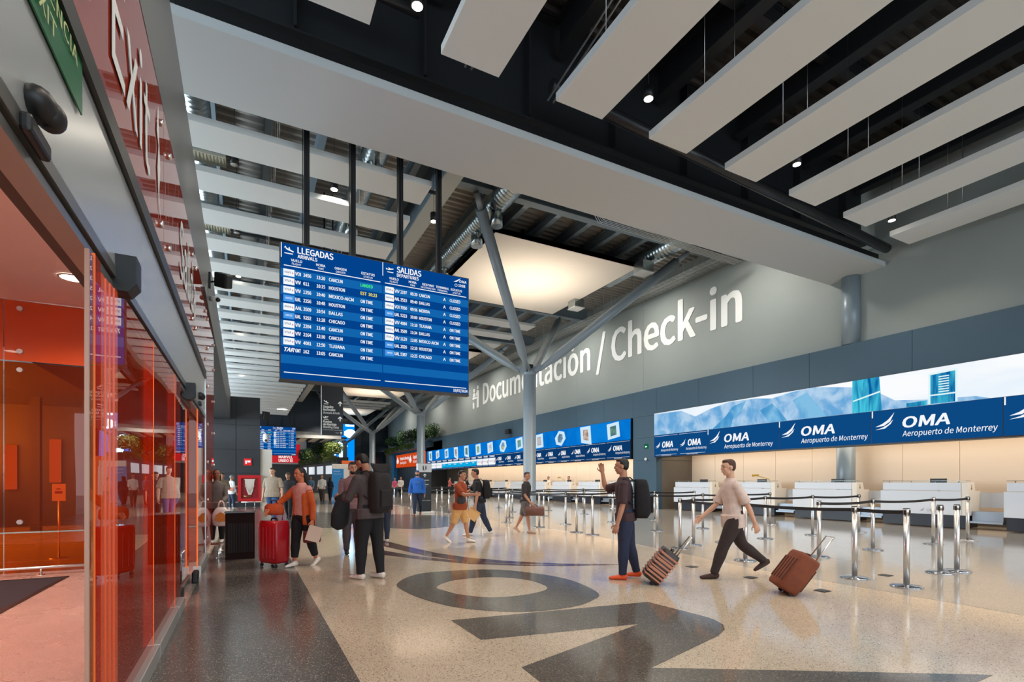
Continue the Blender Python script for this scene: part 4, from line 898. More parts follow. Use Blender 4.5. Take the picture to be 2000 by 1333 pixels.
b = MB(); b.box(-2.25, -2.20, 5.4, 9.25, 0.003, 0.014); b.box(-6, -2.2, 9.2, 9.25, 0.003, 0.014); b.build('border', BLACK, t)
t = thing('lobby_sign', (-3.6, 11.6, 0), 'small white notice on a thin post seen through the orange glass', 'sign')
b = MB(); b.cyl((-2.9, 11.6, 0), (-2.9, 11.6, 1.05), 0.015, n=8); b.lathe([(0.13, 0), (0.13, 0.01)], (-2.9, 11.6, 0), 16); b.build('post', STEEL, t)
b = MB(); b.box(-2.99, -2.81, 11.58, 11.6, 1.0, 1.3); b.build('notice', mat('notice_white', (240, 238, 235), 0.6, emit=0.3), t)
b = MB(); b.box(-2.95, -2.85, 11.57, 11.58, 1.13, 1.17); b.box(-2.93, -2.87, 11.57, 11.58, 1.2, 1.22); b.build('mark', mat('mark_red', (200, 30, 30), 0.5), t)
# bright street windows beyond the lobby (openings in the street wall show the sky); mullions
for i in range(5):
    b = MB(); b.box(-6.2 + i * 1.1, -6.0 + i * 1.1, 18.0, 18.2, 0, 3.6); struct('pillar_street', b, DKPANEL)
struct('ceiling_street_canopy', MB().box(-8, -3.6, 10.0, 30, 3.6, 3.9), DKPANEL)
t = thing('added_glow_panes', (-5, 22, 0), 'warm glowing panes added beyond the orange glass', 'glow panes')
b = MB()  # emissive panes added to give an orange glow through the glass
for i in range(5): b.box(-7.2 + i * 1.0, -6.95 + i * 1.0, 19.9, 20.0, 0.9 + 0.2 * (i % 3), 2.6 - 0.2 * (i % 2))
b.build('glow_pane', glow('warm_glow', (255, 200, 130), 0.55), t); b = MB(); b.box(-7.6, -2.5, 20.0, 20.1, 0, 3.6); b.build('frame', DKPANEL, t)
# ================================================================ KIOSK BOX, FIRE CABINET, PILLAR
t = thing('dark_kiosk', (-0.08, 10.0, 0), 'dark brown perforated waist-high box standing beside the end of the glass wall', 'box')
b = MB(); b.box(-0.31, 0.14, 9.95, 10.35, 0.0, 0.80); b.build('body', mat('kiosk_brown', (34, 18, 18), 0.8, spec=0.2), t, 0.004)
b = MB()
for k in range(16):
    b.box(-0.27 + k * 0.0245, -0.258 + k * 0.0245, 9.944, 9.95, 0.12, 0.62)
b.build('grille', mat('kiosk_grille', (24, 12, 12), 0.6), t)
b = MB(); b.box(-0.325, 0.155, 9.93, 10.37, 0.80, 0.815); b.build('top', mat('kiosk_top', (88, 86, 88), 0.15, 0.3), t)
RED = mat('cabinet_red', (190, 16, 24), 0.4)
t = thing('fire_hose_cabinet', (0.2, 30.38, 0.9), 'red fire hose cabinet on the charcoal block, behind the man in the polo shirt', 'fire cabinet')
b = MB(); b.box(-0.37, 0.72, 30.28, 30.40, 0.27, 0.42); b.box(-0.37, 0.72, 30.28, 30.4, 1.50, 1.65); b.box(-0.37, -0.22, 30.28, 30.4, 0.42, 1.5); b.box(0.60, 0.72, 30.28, 30.4, 0.42, 1.5); b.build('frame', RED, t)
b = MB(); b.box(-0.22, 0.60, 30.37, 30.4, 0.42, 1.5); b.build('back', mat('cabinet_inner', (140, 16, 28), 0.5), t)
b = MB()
for k in range(9): 
    for j in range(7): b.tube([(-0.02 + 0.05 * k, 30.33, 1.42), (-0.02 + 0.05 * k, 30.32, 0.7 + 0.08 * abs(k - 4))], 0.018, 6) if j == 0 else None
b.box(-0.06, 0.44, 30.31, 30.35, 1.40, 1.45); b.prism([(-0.02, 1.4), (0.42, 1.4), (0.34, 0.85), (0.26, 0.62), (0.12, 0.62), (0.04, 0.85)], XX, ZZ, YY, (0, 30.32, 0), 0.03); b.build('hose', mat('hose_canvas', (214, 206, 196), 0.8), t)
b = MB(); b.tube([(-0.1, 30.33, 0.55), (0.25, 30.33, 0.52)], [0.045, 0.03], 10); b.build('nozzle', mat('brass', (150, 120, 70), 0.3, 0.8), t)
t = thing('exit_sign', (0.09, 30.38, 2.35), 'small red illuminated sign above the fire hose cabinet', 'sign')
b = MB(); b.box(-0.09, 0.27, 30.34, 30.4, 2.17, 2.53); b.build('panel', mat('sign_red', (170, 20, 24), 0.4, emit=0.6), t)
b = MB(); b.box(-0.02, 0.05, 30.33, 30.34, 2.25, 2.43); b.box(0.07, 0.22, 30.33, 30.34, 2.33, 2.43); b.build('symbol', TXTW, t)
struct('pillar_white', MB().box(0.69, 1.26, 30.5, 31.1, 0, 3.05), mat('cream_pillar', (206, 202, 192), 0.6))
# ================================================================ TOTEM SIGN
t = thing('totem_sign', (6.6, 20.6, 0), 'free standing dark totem with a white check-in header, behind the man in the blue hoodie', 'sign')
b = MB(); b.box(6.33, 6.90, 20.55, 20.75, 0.08, 1.72); tb = b.build('body', SIGNB, t, 0.005)
b = MB(); b.box(6.32, 6.91, 20.54, 20.76, 1.72, 2.07); b.build('header', mat('sign_grey', (196, 200, 204), 0.5), t)
b = MB(); b.box(6.2, 7.0, 20.4, 20.9, 0.0, 0.08); b.build('plinth', WHITE, t, 0.01)
b = MB(); arrow(b, 6.62, 1.58, 0.15, 20.545); b.text('Documentación', (6.40, 20.545, 1.36), XX, ZZ, 0.045, 0.4, bold=0.02); b.text('Check-in', (6.40, 20.545, 1.29), XX, ZZ, 0.04, 0.25)
b.text('Mostradores', (6.40, 20.545, 1.18), XX, ZZ, 0.05, 0.38, bold=0.02); b.text('Counters', (6.40, 20.545, 1.10), XX, ZZ, 0.045, 0.28); b.text('American Airlines', (6.40, 20.545, 0.52), XX, ZZ, 0.04, 0.46)
b.build('lettering', PAINTW, t, sub=tb)
b = MB()
for dx in (0, 0.11): b.cyl((6.55 + dx, 20.536, 1.96), (6.55 + dx, 20.54, 1.96), 0.025, n=12); b.box(6.525 + dx, 6.575 + dx, 20.536, 20.54, 1.82, 1.93)
b.box(6.53, 6.62, 20.536, 20.54, 1.79, 1.815); b.build('pictogram', SIGNB, t)
# ================================================================ CHECK-IN COUNTERS
CW = mat('counter_white', (216, 222, 230), 0.35, coat=0.3); CB = mat('counter_plinth', (26, 32, 44), 0.4); CC = mat('counter_cream', (236, 226, 212), 0.4)
def counter():
    t = thing('check_in_counter', (17.75, 0, 0), 'x', 'check-in counter', 'white check-in counters along the wall')
    b = MB(); b.box(0.06, 0.68, 0.04, 2.16, 0.03, 0.40); b.build('plinth', CB, t, local=True)
    b = MB(); b.box(0.0, 0.03, 0.16, 2.2, 0.38, 1.06); b.build('front_panel', CW, t, 0.006, local=True)
    b = MB(); b.box(0.03, 0.75, 0.16, 2.2, 0.40, 1.03); b.prism([(0.03, 0.38), (0.75, 0.38), (0.75, 1.06), (0.45, 1.06), (0.38, 1.30), (0.03, 1.30)], XX, ZZ, YY, (0, 0.0, 0), 0.16)
    b.build('end_panel', CC, t, 0.006, local=True)
    b = MB(); b.box(0.04, 0.08, 0.17, 2.15, 1.07, 1.30); b.box(0.08, 0.40, 0.17, 2.15, 1.27, 1.30); up = b.build('upstand', CW, t, 0.006, local=True)
    b = MB(); b.box(0.02, 0.30, 0.05, 2.15, 1.345, 1.357); b.build('glass_ledge', mat('ledge_glass', (120, 128, 126), 0.1, 0.2), t, local=True, sub=up)
    for y in (0.25, 0.8, 1.4, 2.0):
        b = MB(); b.cyl((0.1, y, 1.3), (0.1, y, 1.345), 0.012, n=8); b.build('ledge_pin', STEEL, t, local=True, sub=up)
    b = MB(); b.prism([(0.0, 0.0), (0.02, 0.0), (0.02, 0.09), (0.0, 0.09)], XX, ZZ, YY, (0.20, -0.004, 1.15), 0.004); b.box(0.18, 0.24, -0.004, 0.0, 1.10, 1.16); b.build('lock_mark', mat('brass'), t, local=True)
    b = MB(); b.box(0.5, 0.55, 0.7, 1.1, 1.10, 1.42); b.box(0.5, 0.6, 0.88, 0.92, 1.0, 1.1); b.build('monitor', BLACK, t, local=True)
    b = MB(); b.box(0.1, 0.7, -0.70, 0.0, 0.18, 0.24); b.box(0.2, 0.8, -0.68, -0.02, 0.24, 0.5); b.build('bag_belt', mat('belt_grey', (150, 160, 172), 0.35, 0.5), t, local=True)
    b = MB(); b.box(0.72, 0.78, -0.70, 0.0, 0.6, 1.02); b.build('belt_screen', CW, t, local=True)
    return t
proto = counter()
ylist = [6.70, 9.62, 12.55, 15.47, 3.75, 20.35] + [20.35 + 2.95 * k for k in range(1, 9)]
names = ['right of the wall column, below the two blue towers', 'just right of the round wall column', 'with the yellow desk lamp, left of the wall column', 'nearest the slate pilaster, right of it', 'cut off by the right edge of the photo', 'nearest the slate pilaster on its far side']
for i, y in enumerate(ylist):
    c = proto if i == 0 else copy_thing(proto, (17.75, y, 0))
    c.location = (17.75, y, 0)
    c['label'] = 'white check-in counter ' + (names[i] if i < 6 else '%s beyond the slate pilaster' % ORD[i - 5])
b = MB(); swoosh(b, 17.745, 7.85, 0.46, 0.18); b.text('OMA', (17.742, 7.66, 0.46), U, ZZ, 0.07, 0.22)
tag(b.build('counter_logo', mat('logo_grey', (140, 146, 156), 0.5)), 'small grey logo on the front of the counter behind the two paired posts', 'logo')
for i, y in enumerate((12.95, 27.3)):
    t = thing('desk_lamp', (18.0, y, 1.36), 'yellow jointed desk lamp on a %s counter' % ('near' if i == 0 else 'far'), 'lamp', 'yellow desk lamps')
    YL = mat('lamp_yellow', (214, 170, 50), 0.4); b = MB(); b.tube([(18.0, y, 1.36), (18.0, y, 1.42), (18.0, y + 0.5, 1.55)], 0.015, 8); b.build('arm', YL, t)
    b = MB(); b.tube([(18.0, y + 0.46, 1.58), (18.0, y + 0.72, 1.57)], [0.035, 0.05], 10); b.build('head', YL, t)
# lights hidden in the alcove ceiling (cove strip over the counters)
lamp('AREA', 'alcove_cove_light', (18.6, 3.0, 3.1), 250, (1, 0.86, 0.70), (0, 0, 0), shape='RECTANGLE', size=1.0, size_y=30)
lamp('AREA', 'alcove_cove_light', (18.6, 33.5, 3.1), 300, (1, 0.86, 0.70), (0, 0, 0), shape='RECTANGLE', size=1.0, size_y=27)
# ================================================================ QUEUE POSTS
def post():
    t = thing('queue_post', (0, 0, 0), 'x', 'queue post')
    b = MB(); b.lathe([(0.01, 0.0), (0.175, 0.0), (0.178, 0.012), (0.165, 0.02), (0.04, 0.028), (0.034, 0.03)], (0, 0, 0), 32); b.build('base', CHROME, t, local=True)
    b = MB(); b.lathe([(0.034, 0.028), (0.034, 0.93)], (0, 0, 0), 20); b.build('tube', STEEL, t, local=True)
    b = MB(); b.lathe([(0.036, 0.93), (0.036, 0.99)], (0, 0, 0), 20); cs = b.build('cassette', STEEL, t, local=True); b = MB(); b.lathe([(0.037, 0.99), (0.037, 0.998), (0.034, 1.0), (0.005, 1.0)], (0, 0, 0), 20); b.box(-0.014, 0.014, -0.041, 0.041, 0.92, 0.98); b.box(-0.041, 0.041, -0.014, 0.014, 0.92, 0.98); b.build('belt_clip_cap', mat('cassette_dark', (40, 40, 44), 0.4), t, local=True, sub=cs)
    return t
P = {}
QP = [('A', 7.46, 3.44), ('B', 7.49, 4.08), ('M', 7.49, 5.83), ('O', 7.69, 7.49), ('W', 7.68, 10.38), ('X', 7.68, 11.07), ('Z', 7.56, 12.79), ('f', 7.46, 14.69), ('f2', 7.5, 16.6), ('f3', 7.45, 18.2), ('k', 7.42, 19.85), ('i', 7.47, 21.49), ('i2', 7.4, 23.2), ('n', 7.32, 24.93), ('m', 7.29, 26.56), ('l', 7.29, 28.09), ('l2', 7.3, 29.8),
      ('D', 9.02, 3.73), ('E', 9.40, 3.68), ('C', 9.0, 5.50), ('P', 8.34, 7.75), ('N', 9.31, 7.79), ('T', 9.82, 10.37), ('Y', 8.8, 13.27), ('g', 8.56, 16.62), ('g2', 8.9, 19.9),
      ('H', 10.86, 5.58), ('F', 13.01, 5.50), ('G', 14.42, 5.45), ('K', 10.75, 7.83), ('I', 12.5, 7.80), ('J', 14.19, 7.63), ('Q', 11.49, 10.33), ('L', 14.25, 10.22), ('L2', 12.9, 10.3),
      ('U', 12.49, 13.33), ('V', 14.23, 13.18), ('e', 10.66, 13.30), ('a', 10.14, 16.81), ('c', 12.19, 17.0), ('c2', 14.2, 16.9), ('h', 10.27, 19.65), ('b', 12.21, 19.81), ('d', 14.16, 19.87), ('e2', 15.89, 19.82),
      ('o1', 9.4, 22.8), ('o2', 11.2, 22.9), ('o3', 13.1, 22.9), ('p1', 9.3, 25.9), ('p2', 11.2, 25.9), ('p3', 13.1, 25.9), ('q1', 9.4, 28.9), ('q2', 11.3, 28.9), ('j', 11.43, 31.99), ('j2', 9.5, 32), ('o', 12.95, 31.67), ('p', 14.29, 34.02)]
pr0 = post()
rowtext = [(7.8, 'in the row nearest the floor logo'), (9.5, 'in the second lane from the floor logo'), (11.0, 'in the third lane from the floor logo'), (12.7, 'in the fourth lane from the floor logo'), (99, 'in the lanes nearest the counters')]
cnt = {}
for k, (n, x, y) in enumerate(sorted(QP, key=lambda q: q[2])):
    r = pr0 if k == 0 else copy_thing(pr0, (x, y, 0)); r.location = (x, y, 0); r['group'] = 'steel queue posts in front of the counters'
    row = next(i for i, (lim, _) in enumerate(rowtext) if x < lim); j = cnt.get(row, 0); cnt[row] = j + 1
    r['label'] = 'steel queue post, %s from the front %s' % (ORD[j], rowtext[row][1])
    P[n] = Vector((x, y, 0))
BELT = mat('belt_black', (20, 18, 20), 0.6)
def belt(a, c, z=0.95):
    A, Bq = P[a], P[c]; d = (Bq - A); L = d.length; d.normalize(); s = Vector((-d.y, d.x, 0)) * 0.0015
    b = MB(); R = []
    for k in range(9):
        t = k / 8; p = A + d * (0.045 + (L - 0.09) * t); sag = 0.03 * (L / 2.5) * 4 * t * (1 - t)
        w = 0.024
        R.append([p + s + Vector((0, 0, z - sag - w)), p - s + Vector((0, 0, z - sag - w)), p - s + Vector((0, 0, z - sag + w)), p + s + Vector((0, 0, z - sag + w))])
    b.loft(R, smooth=False); o = b.build('queue_belt', BELT)
    return o
BL = ['AB', 'BM', 'MO', 'OP', 'PN', 'NK', 'KI', 'IJ', 'CH', 'HF', 'FG', 'TQ', 'QL2', 'L2L', 'TU', 'OW' if False else 'WX', 'XZ', 'Zf', 'ff2', 'f2f3', 'f3k', 'ki', 'ii2', 'i2n', 'nm', 'ml', 'll2', 'YE', 'gY', 'UV', 'eU', 'Ye', 'ga', 'ac', 'cc2', 'g2h', 'hb', 'bd', 'de2', 'o1o2', 'o2o3', 'p1p2', 'p2p3', 'q1q2', 'j2j', 'jo', 'op', 'WT', 'XY']
pairs = []
import re
for s in BL:
    q = re.findall(r'[A-Za-z]\d?', s)
    if len(q) == 2 and q[0] in P and q[1] in P and (q[0], q[1]) != ('Y', 'E'): pairs.append(q)
seen = {}
for a, c in pairs:
    o = belt(a, c); m_ = (P[a] + P[c]) / 2
    key = 'along the row nearest the floor logo' if max(P[a].x, P[c].x) < 7.8 else 'across the lanes %.0f metres back' % 0 if False else 'across the lanes'
    j = seen.get(key, 0); seen[key] = j + 1
    tag(o, None, 'belt', 'black retractable belts between the queue posts')
    o['_y'] = m_.y; o['_k'] = key
bl = [o for o in bpy.data.objects if o.get('category') == 'belt']
for key in seen:
    for j, o in enumerate(sorted([q for q in bl if q['_k'] == key], key=lambda q: q['_y'])):
        o['label'] = 'black queue belt, %s from the front %s' % (ORD[j] if j < len(ORD) else 'farthest', key)
for o in bl: del o['_y']; del o['_k']
# floor outlet covers
for i, (x, y) in enumerate(((6.27, 3.79), (6.21, 5.80), (6.24, 4.77), (8.09, 3.99))):
    b = MB(); b.box(x - 0.07, x + 0.07, y - 0.07, y + 0.07, 0.003, 0.009); o = b.build('floor_box', ALUD, None, 0.003)
    tag(o, ('square metal floor box nearest the brown suitcase', 'square metal floor box behind the striped suitcase', 'square metal floor box beside the walker in white', 'square metal floor box among the front queue posts')[i], 'floor box', 'floor boxes')
# ================================================================ PLANTERS
LEAF = mat('leaf_green', (58, 92, 44), 0.6, noise=0.45, nscale=3); LEAF2 = mat('leaf_light', (110, 130, 62), 0.6, noise=0.4, nscale=3); LEAFD = mat('leaf_dark', (38, 66, 40), 0.6, noise=0.4, nscale=3)
def foliage(b, c, R, n, s, rnd):
    for k in range(n):
        d = Vector((rnd.gauss(0, 1), rnd.gauss(0, 1), rnd.gauss(0, 1))).normalized() * (rnd.random() ** 0.4)
        p = Vector(c) + Vector((d.x * R[0], d.y * R[1], d.z * R[2])); a = Vector((rnd.gauss(0, 1), rnd.gauss(0, 1), rnd.gauss(0, 1))).normalized(); e = a.orthogonal().normalized()
        b.quadpts([p - a * s, p + e * s * 0.5, p + a * s, p - e * s * 0.5])
def hanging(b, p0, p1, n, L, s, rnd):
    p0, p1 = Vector(p0), Vector(p1)
    for k in range(n):
        q = p0.lerp(p1, rnd.random()); l = L * rnd.uniform(0.3, 1)
        for j in range(int(l / s)):
            a = q + Vector((rnd.uniform(-0.1, 0.1), rnd.uniform(-0.1, 0.1), -j * s))
            b.quadpts([a, a + Vector((s * 0.25, s * 0.25, -s * 0.5)), a + Vector((0, 0, -s * 1.2)), a + Vector((-s * 0.25, -s * 0.25, -s * 0.5))])
rnd = random.Random(5)
t = thing('planter', (16.7, 57, 5.0), 'long planter of shrubs and trailing plants above the blue portal', 'planter')
b = MB(); b.box(16.2, 17.2, 50.5, 67.0, 4.9, 5.45); b.build('trough', BAND, t)
SH = [(66.0, 1.0), (63.5, 1.15), (60.3, 1.35), (57.0, 1.5), (54.4, 1.2), (51.8, 1.4), (49.6, 1.25)]
for i, (y, h) in enumerate(SH):
    b = MB()
    for k in range(5): foliage(b, (16.7 + rnd.uniform(-0.3, 0.3), y + rnd.uniform(-0.9, 0.9), 5.5 + h * rnd.uniform(0.35, 1.1)), (0.6, 0.9, 0.6), 220, 0.11, rnd)
    o = b.build('shrub', LEAFD if i % 2 else LEAF); o.parent = t; o.location = -Vector(t['_o']) if False else Vector((0, 0, 0))
    o.matrix_parent_inverse = Matrix.Translation(-Vector(t['_o']))
b = MB(); hanging(b, (16.15, 54, 5.5), (16.15, 67.2, 5.5), 420, 0.9, 0.14, rnd); hanging(b, (16.3, 67.2, 5.5), (17.2, 67.3, 5.5), 60, 1.0, 0.14, rnd); b.build('trailing_plants', LEAF2, t)
t = thing('planter', (7, 63, 3.6), 'planter of shrubs and trailing plants above the distant dark shop', 'planter')
b = MB(); A = Vector((6.0, 70.5, 0)); Bp = Vector((8.4, 55.5, 0)); 
def along(tt, z): 
    p = A.lerp(Bp, tt); return (p.x, p.y, z)
b.prism([(6.0, 70.5), (8.4, 55.5), (9.6, 55.7), (7.2, 70.7)], XX, YY, ZZ, (0, 0, 3.4), 0.45); b.build('trough', DKPANEL, t)
for i in range(8):
    b = MB(); c0 = along((i + 0.5) / 8, 4.1 + 0.07 * i)
    for k in range(4): foliage(b, (c0[0] + 0.4 + rnd.uniform(-0.3, 0.3), c0[1] + rnd.uniform(-0.8, 0.8), c0[2] + rnd.uniform(0.0, 1.0)), (0.6, 1.0, 0.6), 170, 0.12, rnd)
    b.build('shrub', (LEAFD, LEAF, LEAF2, LEAFD)[i % 4] if i < 5 else LEAF2, t)
b = MB(); hanging(b, along(0, 3.95), along(1, 4.0), 400, 0.8, 0.14, rnd); b.build('trailing_plants', LEAF2, t)
b = MB(); b.prism([(6.1, 70.5), (8.45, 55.5), (12.0, 56), (9.7, 71)], XX, YY, ZZ, (0, 0, 0), 3.4); struct('wall_shop_block', b, DKPANEL)
b = MB()
for i in range(4):
    p, q = Vector(along(0.1 + i * 0.22, 0)), Vector(along(0.26 + i * 0.22, 0)); n = (q - p).normalized().cross(Vector((0, 0, 1)))
    n = -n if n.x > 0 else n
    p += n * 0.05; q += n * 0.05
    b.quadpts([(p.x, p.y, 2.1), (q.x, q.y, 2.1), (q.x, q.y, 3.0), (p.x, p.y, 3.0)])
tag(b.build('shop_light_panel', mat('shop_panel', (205, 212, 220), 0.5, emit=0.4)), 'white illuminated panels along the distant shop under the planter', 'light panel')
t = thing('info_booth', (6.9, 44, 0), 'blue information panel with a white header behind the standing travellers', 'panel')
b = MB(); b.box(6.3, 7.2, 44, 44.2, 0.0, 2.35); b.build('blue_panel', mat('booth_blue', (22, 104, 158), 0.5, emit=0.25), t)
b = MB(); b.box(6.3, 7.6, 43.98, 44.22, 2.35, 2.75); b.box(7.2, 7.65, 44, 44.2, 0.4, 2.35); b.build('white_header', WHITE, t)
b = MB(); b.box(7.3, 8.3, 45.5, 45.6, 0.0, 3.1); b.build('orange_panel', mat('booth_orange', (200, 92, 40), 0.5, emit=0.2), t)
b = MB(); b.text('Información', (6.4, 43.97, 2.1), XX, ZZ, 0.1, 0.5); b.text('Módulo de atención', (6.4, 43.97, 1.9), XX, ZZ, 0.06, 0.6); b.build('lettering', PAINTW, t)
# ================================================================ PEOPLE
def cloth(name, rgb=(90, 90, 90), **k): return mat(name, rgb, 0.85, noise=0.10, nscale=14, **k)
SKIN = mat('skin_warm', (186, 132, 104), 0.55); SKINL = mat('skin_light', (208, 160, 132), 0.55); SKIND = mat('skin_tan', (150, 100, 76), 0.55)
HAIR = mat('hair_black', (24, 18, 16), 0.55); HAIRG = mat('hair_grey', (120, 116, 118), 0.6); LIP = mat('lip', (140, 72, 62), 0.5); EYE_ = mat('eye_dark', (22, 16, 14), 0.3)
def remeshed(mb, name, m, parent, vox, smooth=3):
    me = bpy.data.meshes.new('t'); me.from_pydata([tuple(p) for p in mb.v], [], mb.f); me.update()
    bm = bmesh.new(); bm.from_mesh(me); bmesh.ops.recalc_face_normals(bm, faces=bm.faces); bm.to_mesh(me); bm.free()
    o = bpy.data.objects.new('t', me); COL.objects.link(o)
    r = o.modifiers.new('r', 'REMESH'); r.mode = 'VOXEL'; r.voxel_size = vox
    s = o.modifiers.new('s', 'SMOOTH'); s.factor = 0.5; s.iterations = smooth
    dg = bpy.context.evaluated_depsgraph_get(); dg.update()
    n = bpy.data.meshes.new_from_object(o.evaluated_get(dg)); bpy.data.objects.remove(o)
    n.name = name; n.materials.clear(); n.materials.append(m); n.polygons.foreach_set('use_smooth', [True] * len(n.polygons))
    q = bpy.data.objects.new(name, n); COL.objects.link(q); q.parent = parent
    return q
def rgen(c, ax, u, v, ru, rv, n=16): return [c + u * (ru * cos(2 * pi * k / n)) + v * (rv * sin(2 * pi * k / n)) for k in range(n)]
def dirang(dx, dy): return atan2(-dx, dy)
CAMR = (0.8867, -0.4624); CAMF = (0.4624, 0.8867)
def facing(right, away): return dirang(CAMR[0] * right + CAMF[0] * away, CAMR[1] * right + CAMF[1] * away)
class Fig: pass
def human(label, x, y, rz, H=1.7, lean=0, legs=((0, 0), (0, 0)), arms=((5, 8, 10, 0), (5, 8, 10, 0)), head=(0, 0), wide=1.0, belly=0.0, fem=False,
          top=None, sleeve=1.0, hem=0.03, bottom=None, blen=1.0, shoes=None, skin=None, hair=None, hstyle='short', vox=0.008, group=None, beard=False, extra=None, faced=True, spread=0.0):
    skin = skin or SKIN; hair = hair or HAIR
    t = thing('person', (x, y, 0), label, 'person', group, rz or 1e-6)
    f = Fig(); f.t = t
    L = radians(lean); sp = Vector((0, sin(L), cos(L))); fw = Vector((0, cos(L), -sin(L))); rt = Vector((1, 0, 0))
    sh = (0.086 if fem else 0.101) * H * (0.35 + 0.65 * wide)
    # legs relative to pelvis
    J = []
    for i, sx in enumerate((-1, 1)):
        th, kn = radians(legs[i][0]), radians(legs[i][1]); hip = Vector((sx * 0.052 * H * (0.9 + 0.1 * wide), 0, 0))
        knee = hip + Vector((sx * (0.006 + spread) * H, sin(th), -cos(th))) * 1.0 * 0.245 * H if False else hip + Vector((sx * (0.02 + spread), sin(th), -cos(th))).normalized() * 0.245 * H
        ank = knee + Vector((0, sin(th - kn), -cos(th - kn))) * 0.235 * H
        J.append((hip, knee, ank, th - kn))
    zmin = min(j[2].z for j in J) ; pz = 0.042 * H - zmin
    P0 = Vector((0, 0, pz)); J = [(a + P0, b_ + P0, c + P0, d) for a, b_, c, d in J]
    f.J = J; f.P0 = P0
    sc = P0 + sp * 0.285 * H; f.sc = sc; f.sp = sp; f.fw = fw
    A = []
    for i, sx in enumerate((-1, 1)):
        a, ab, el, inn = [radians(v) for v in arms[i][:4]]
        s0 = sc + rt * sx * sh - sp * 0.026 * H
        e = s0 + Vector((sx * sin(ab), sin(a) * cos(ab), -cos(a) * cos(ab))) * 0.172 * H
        d2 = Vector((sx * (sin(ab) * 0.4 - sin(inn)), sin(a + el) * cos(inn), -cos(a + el) * cos(inn))).normalized()
        w = e + d2 * 0.148 * H
        A.append((s0, e, w, d2))
    f.A = A
    nb = P0 + sp * 0.325 * H
    hp, hy = radians(head[0]), radians(head[1])
    HM = Matrix.Rotation(hy, 3, 'Z') @ Matrix.Rotation(-hp - L * 0.4, 3, 'X')
    hc = nb + sp * 0.03 * H + HM @ Vector((0, 0.012 * H, 0.062 * H)); f.hc = hc; f.HM = HM
    def torso(b, g, s_lo=-0.05, s_hi=0.335, neck=True):
        prof = [(-0.055, 0.055, 0.05), (-0.02, 0.088, 0.066), (0.02, 0.094, 0.068), (0.07, 0.085, 0.062), (0.12, 0.080, 0.060), (0.18, 0.092, 0.066), (0.235, 0.104, 0.066), (0.265, 0.106, 0.058), (0.285, 0.092, 0.050), (0.298, 0.064, 0.043), (0.312, 0.042, 0.040), (0.33, 0.034, 0.037), (0.36, 0.032, 0.036)]
        if fem: prof = [(s, w_ * (0.90 if s > 0.1 else 1.02), d_ * (0.92)) for s, w_, d_ in prof]
        R = []
        for s, w_, d_ in prof:
            if s < s_lo or s > s_hi: continue
            k = wide if s < 0.3 else 1.0; bel = belly * math.exp(-((s - 0.08) / 0.09) ** 2)
            R.append(rgen(P0 + sp * s * H + fw * (bel * 0.5 * H + 0.004 * H), sp, rt, fw, (w_ * k + g + bel * 0.4) * H, (d_ * (0.6 + 0.4 * k) + g + bel * 0.6) * H))
        b.loft(R)
    def leg(b, i, g, frac=1.0, sr=1.0):
        h, k, a, _ = J[i]; q = (0.9 + 0.1 * wide)
        pts = [h + Vector((0, 0, 0.005 * H)), h.lerp(k, 0.35), k.lerp(h, 0.08), k.lerp(a, 0.10), k.lerp(a, 0.35), k.lerp(a, 0.75), a]
        rr = [0.056, 0.054, 0.038, 0.035, 0.036, 0.025, 0.022]
        tpos = [0, 0.17, 0.46, 0.55, 0.67, 0.87, 1.0]
        P_, R_ = [], []
        for p, r, tt in zip(pts, rr, tpos):
            if tt <= frac + 1e-6: P_.append(p); R_.append((r * q * sr + g) * H)
        if frac < 1:
            tot = frac * 2
            e = h.lerp(k, tot) if tot < 1 else k.lerp(a, tot - 1)
            P_.append(e); R_.append(R_[-1] * 0.99)
        b.tube(P_, R_, 14)
    def arm(b, i, g, frac=1.0):
        s0, e, w, _ = A[i]; fr = frac * 2
        b.ell(s0, (0.0325 * H * (0.85 + 0.15 * wide) + g * H,) * 3)
        P_ = [s0 + rt * (0.012 * H * (1 if i == 0 else -1)), s0.lerp(e, 0.15), s0.lerp(e, 0.5), s0.lerp(e, 0.95)]; R_ = [0.031, 0.033, 0.029, 0.0245]
        if fem: R_ = [r * 0.88 for r in R_]
        if fr < 1: P_, R_ = P_[:2], R_[:2]; P_.append(s0.lerp(e, fr)); R_.append(0.0325)
        else:
            P_ += [e.lerp(w, 0.25), e.lerp(w, min(1.0, max(0.3, fr - 1)))]; R_ += [0.0245, 0.018 if fr > 1.8 else 0.022]
        b.tube(P_, [(r * (0.85 + 0.15 * wide) + g) * H for r in R_], 12)
    # ---- body
    b = MB(); torso(b, -0.004); 
    for i in (0, 1): leg(b, i, -0.004); arm(b, i, -0.002)
    V = lambda x_, y_, z_: hc + HM @ Vector((x_ * H, y_ * H, z_ * H))
    HM4 = HM
    def el(c, r): b.ell(V(*c), (r[0] * H, r[1] * H, r[2] * H), HM4, 14, 10)
    b.tube([nb - sp * 0.02 * H, V(0, -0.01, -0.03)], [0.032 * H, 0.031 * H], 14)
    el((0, 0, 0.008), (0.0425, 0.053, 0.053)); el((0, 0.014, -0.034), (0.033, 0.036, 0.034)); el((0, 0.03, -0.055), (0.016, 0.016, 0.012))
    el((0, 0.054, -0.012), (0.0075, 0.012, 0.015)); el((0, 0.046, 0.014), (0.028, 0.008, 0.008)); el((-0.044, -0.004, -0.008), (0.006, 0.013, 0.018)); el((0.044, -0.004, -0.008), (0.006, 0.013, 0.018))
    el((0.018, 0.036, -0.018), (0.014, 0.014, 0.014)); el((-0.018, 0.036, -0.018), (0.014, 0.014, 0.014)); el((0, 0.048, -0.036), (0.016, 0.008, 0.008))
    f.hands = []
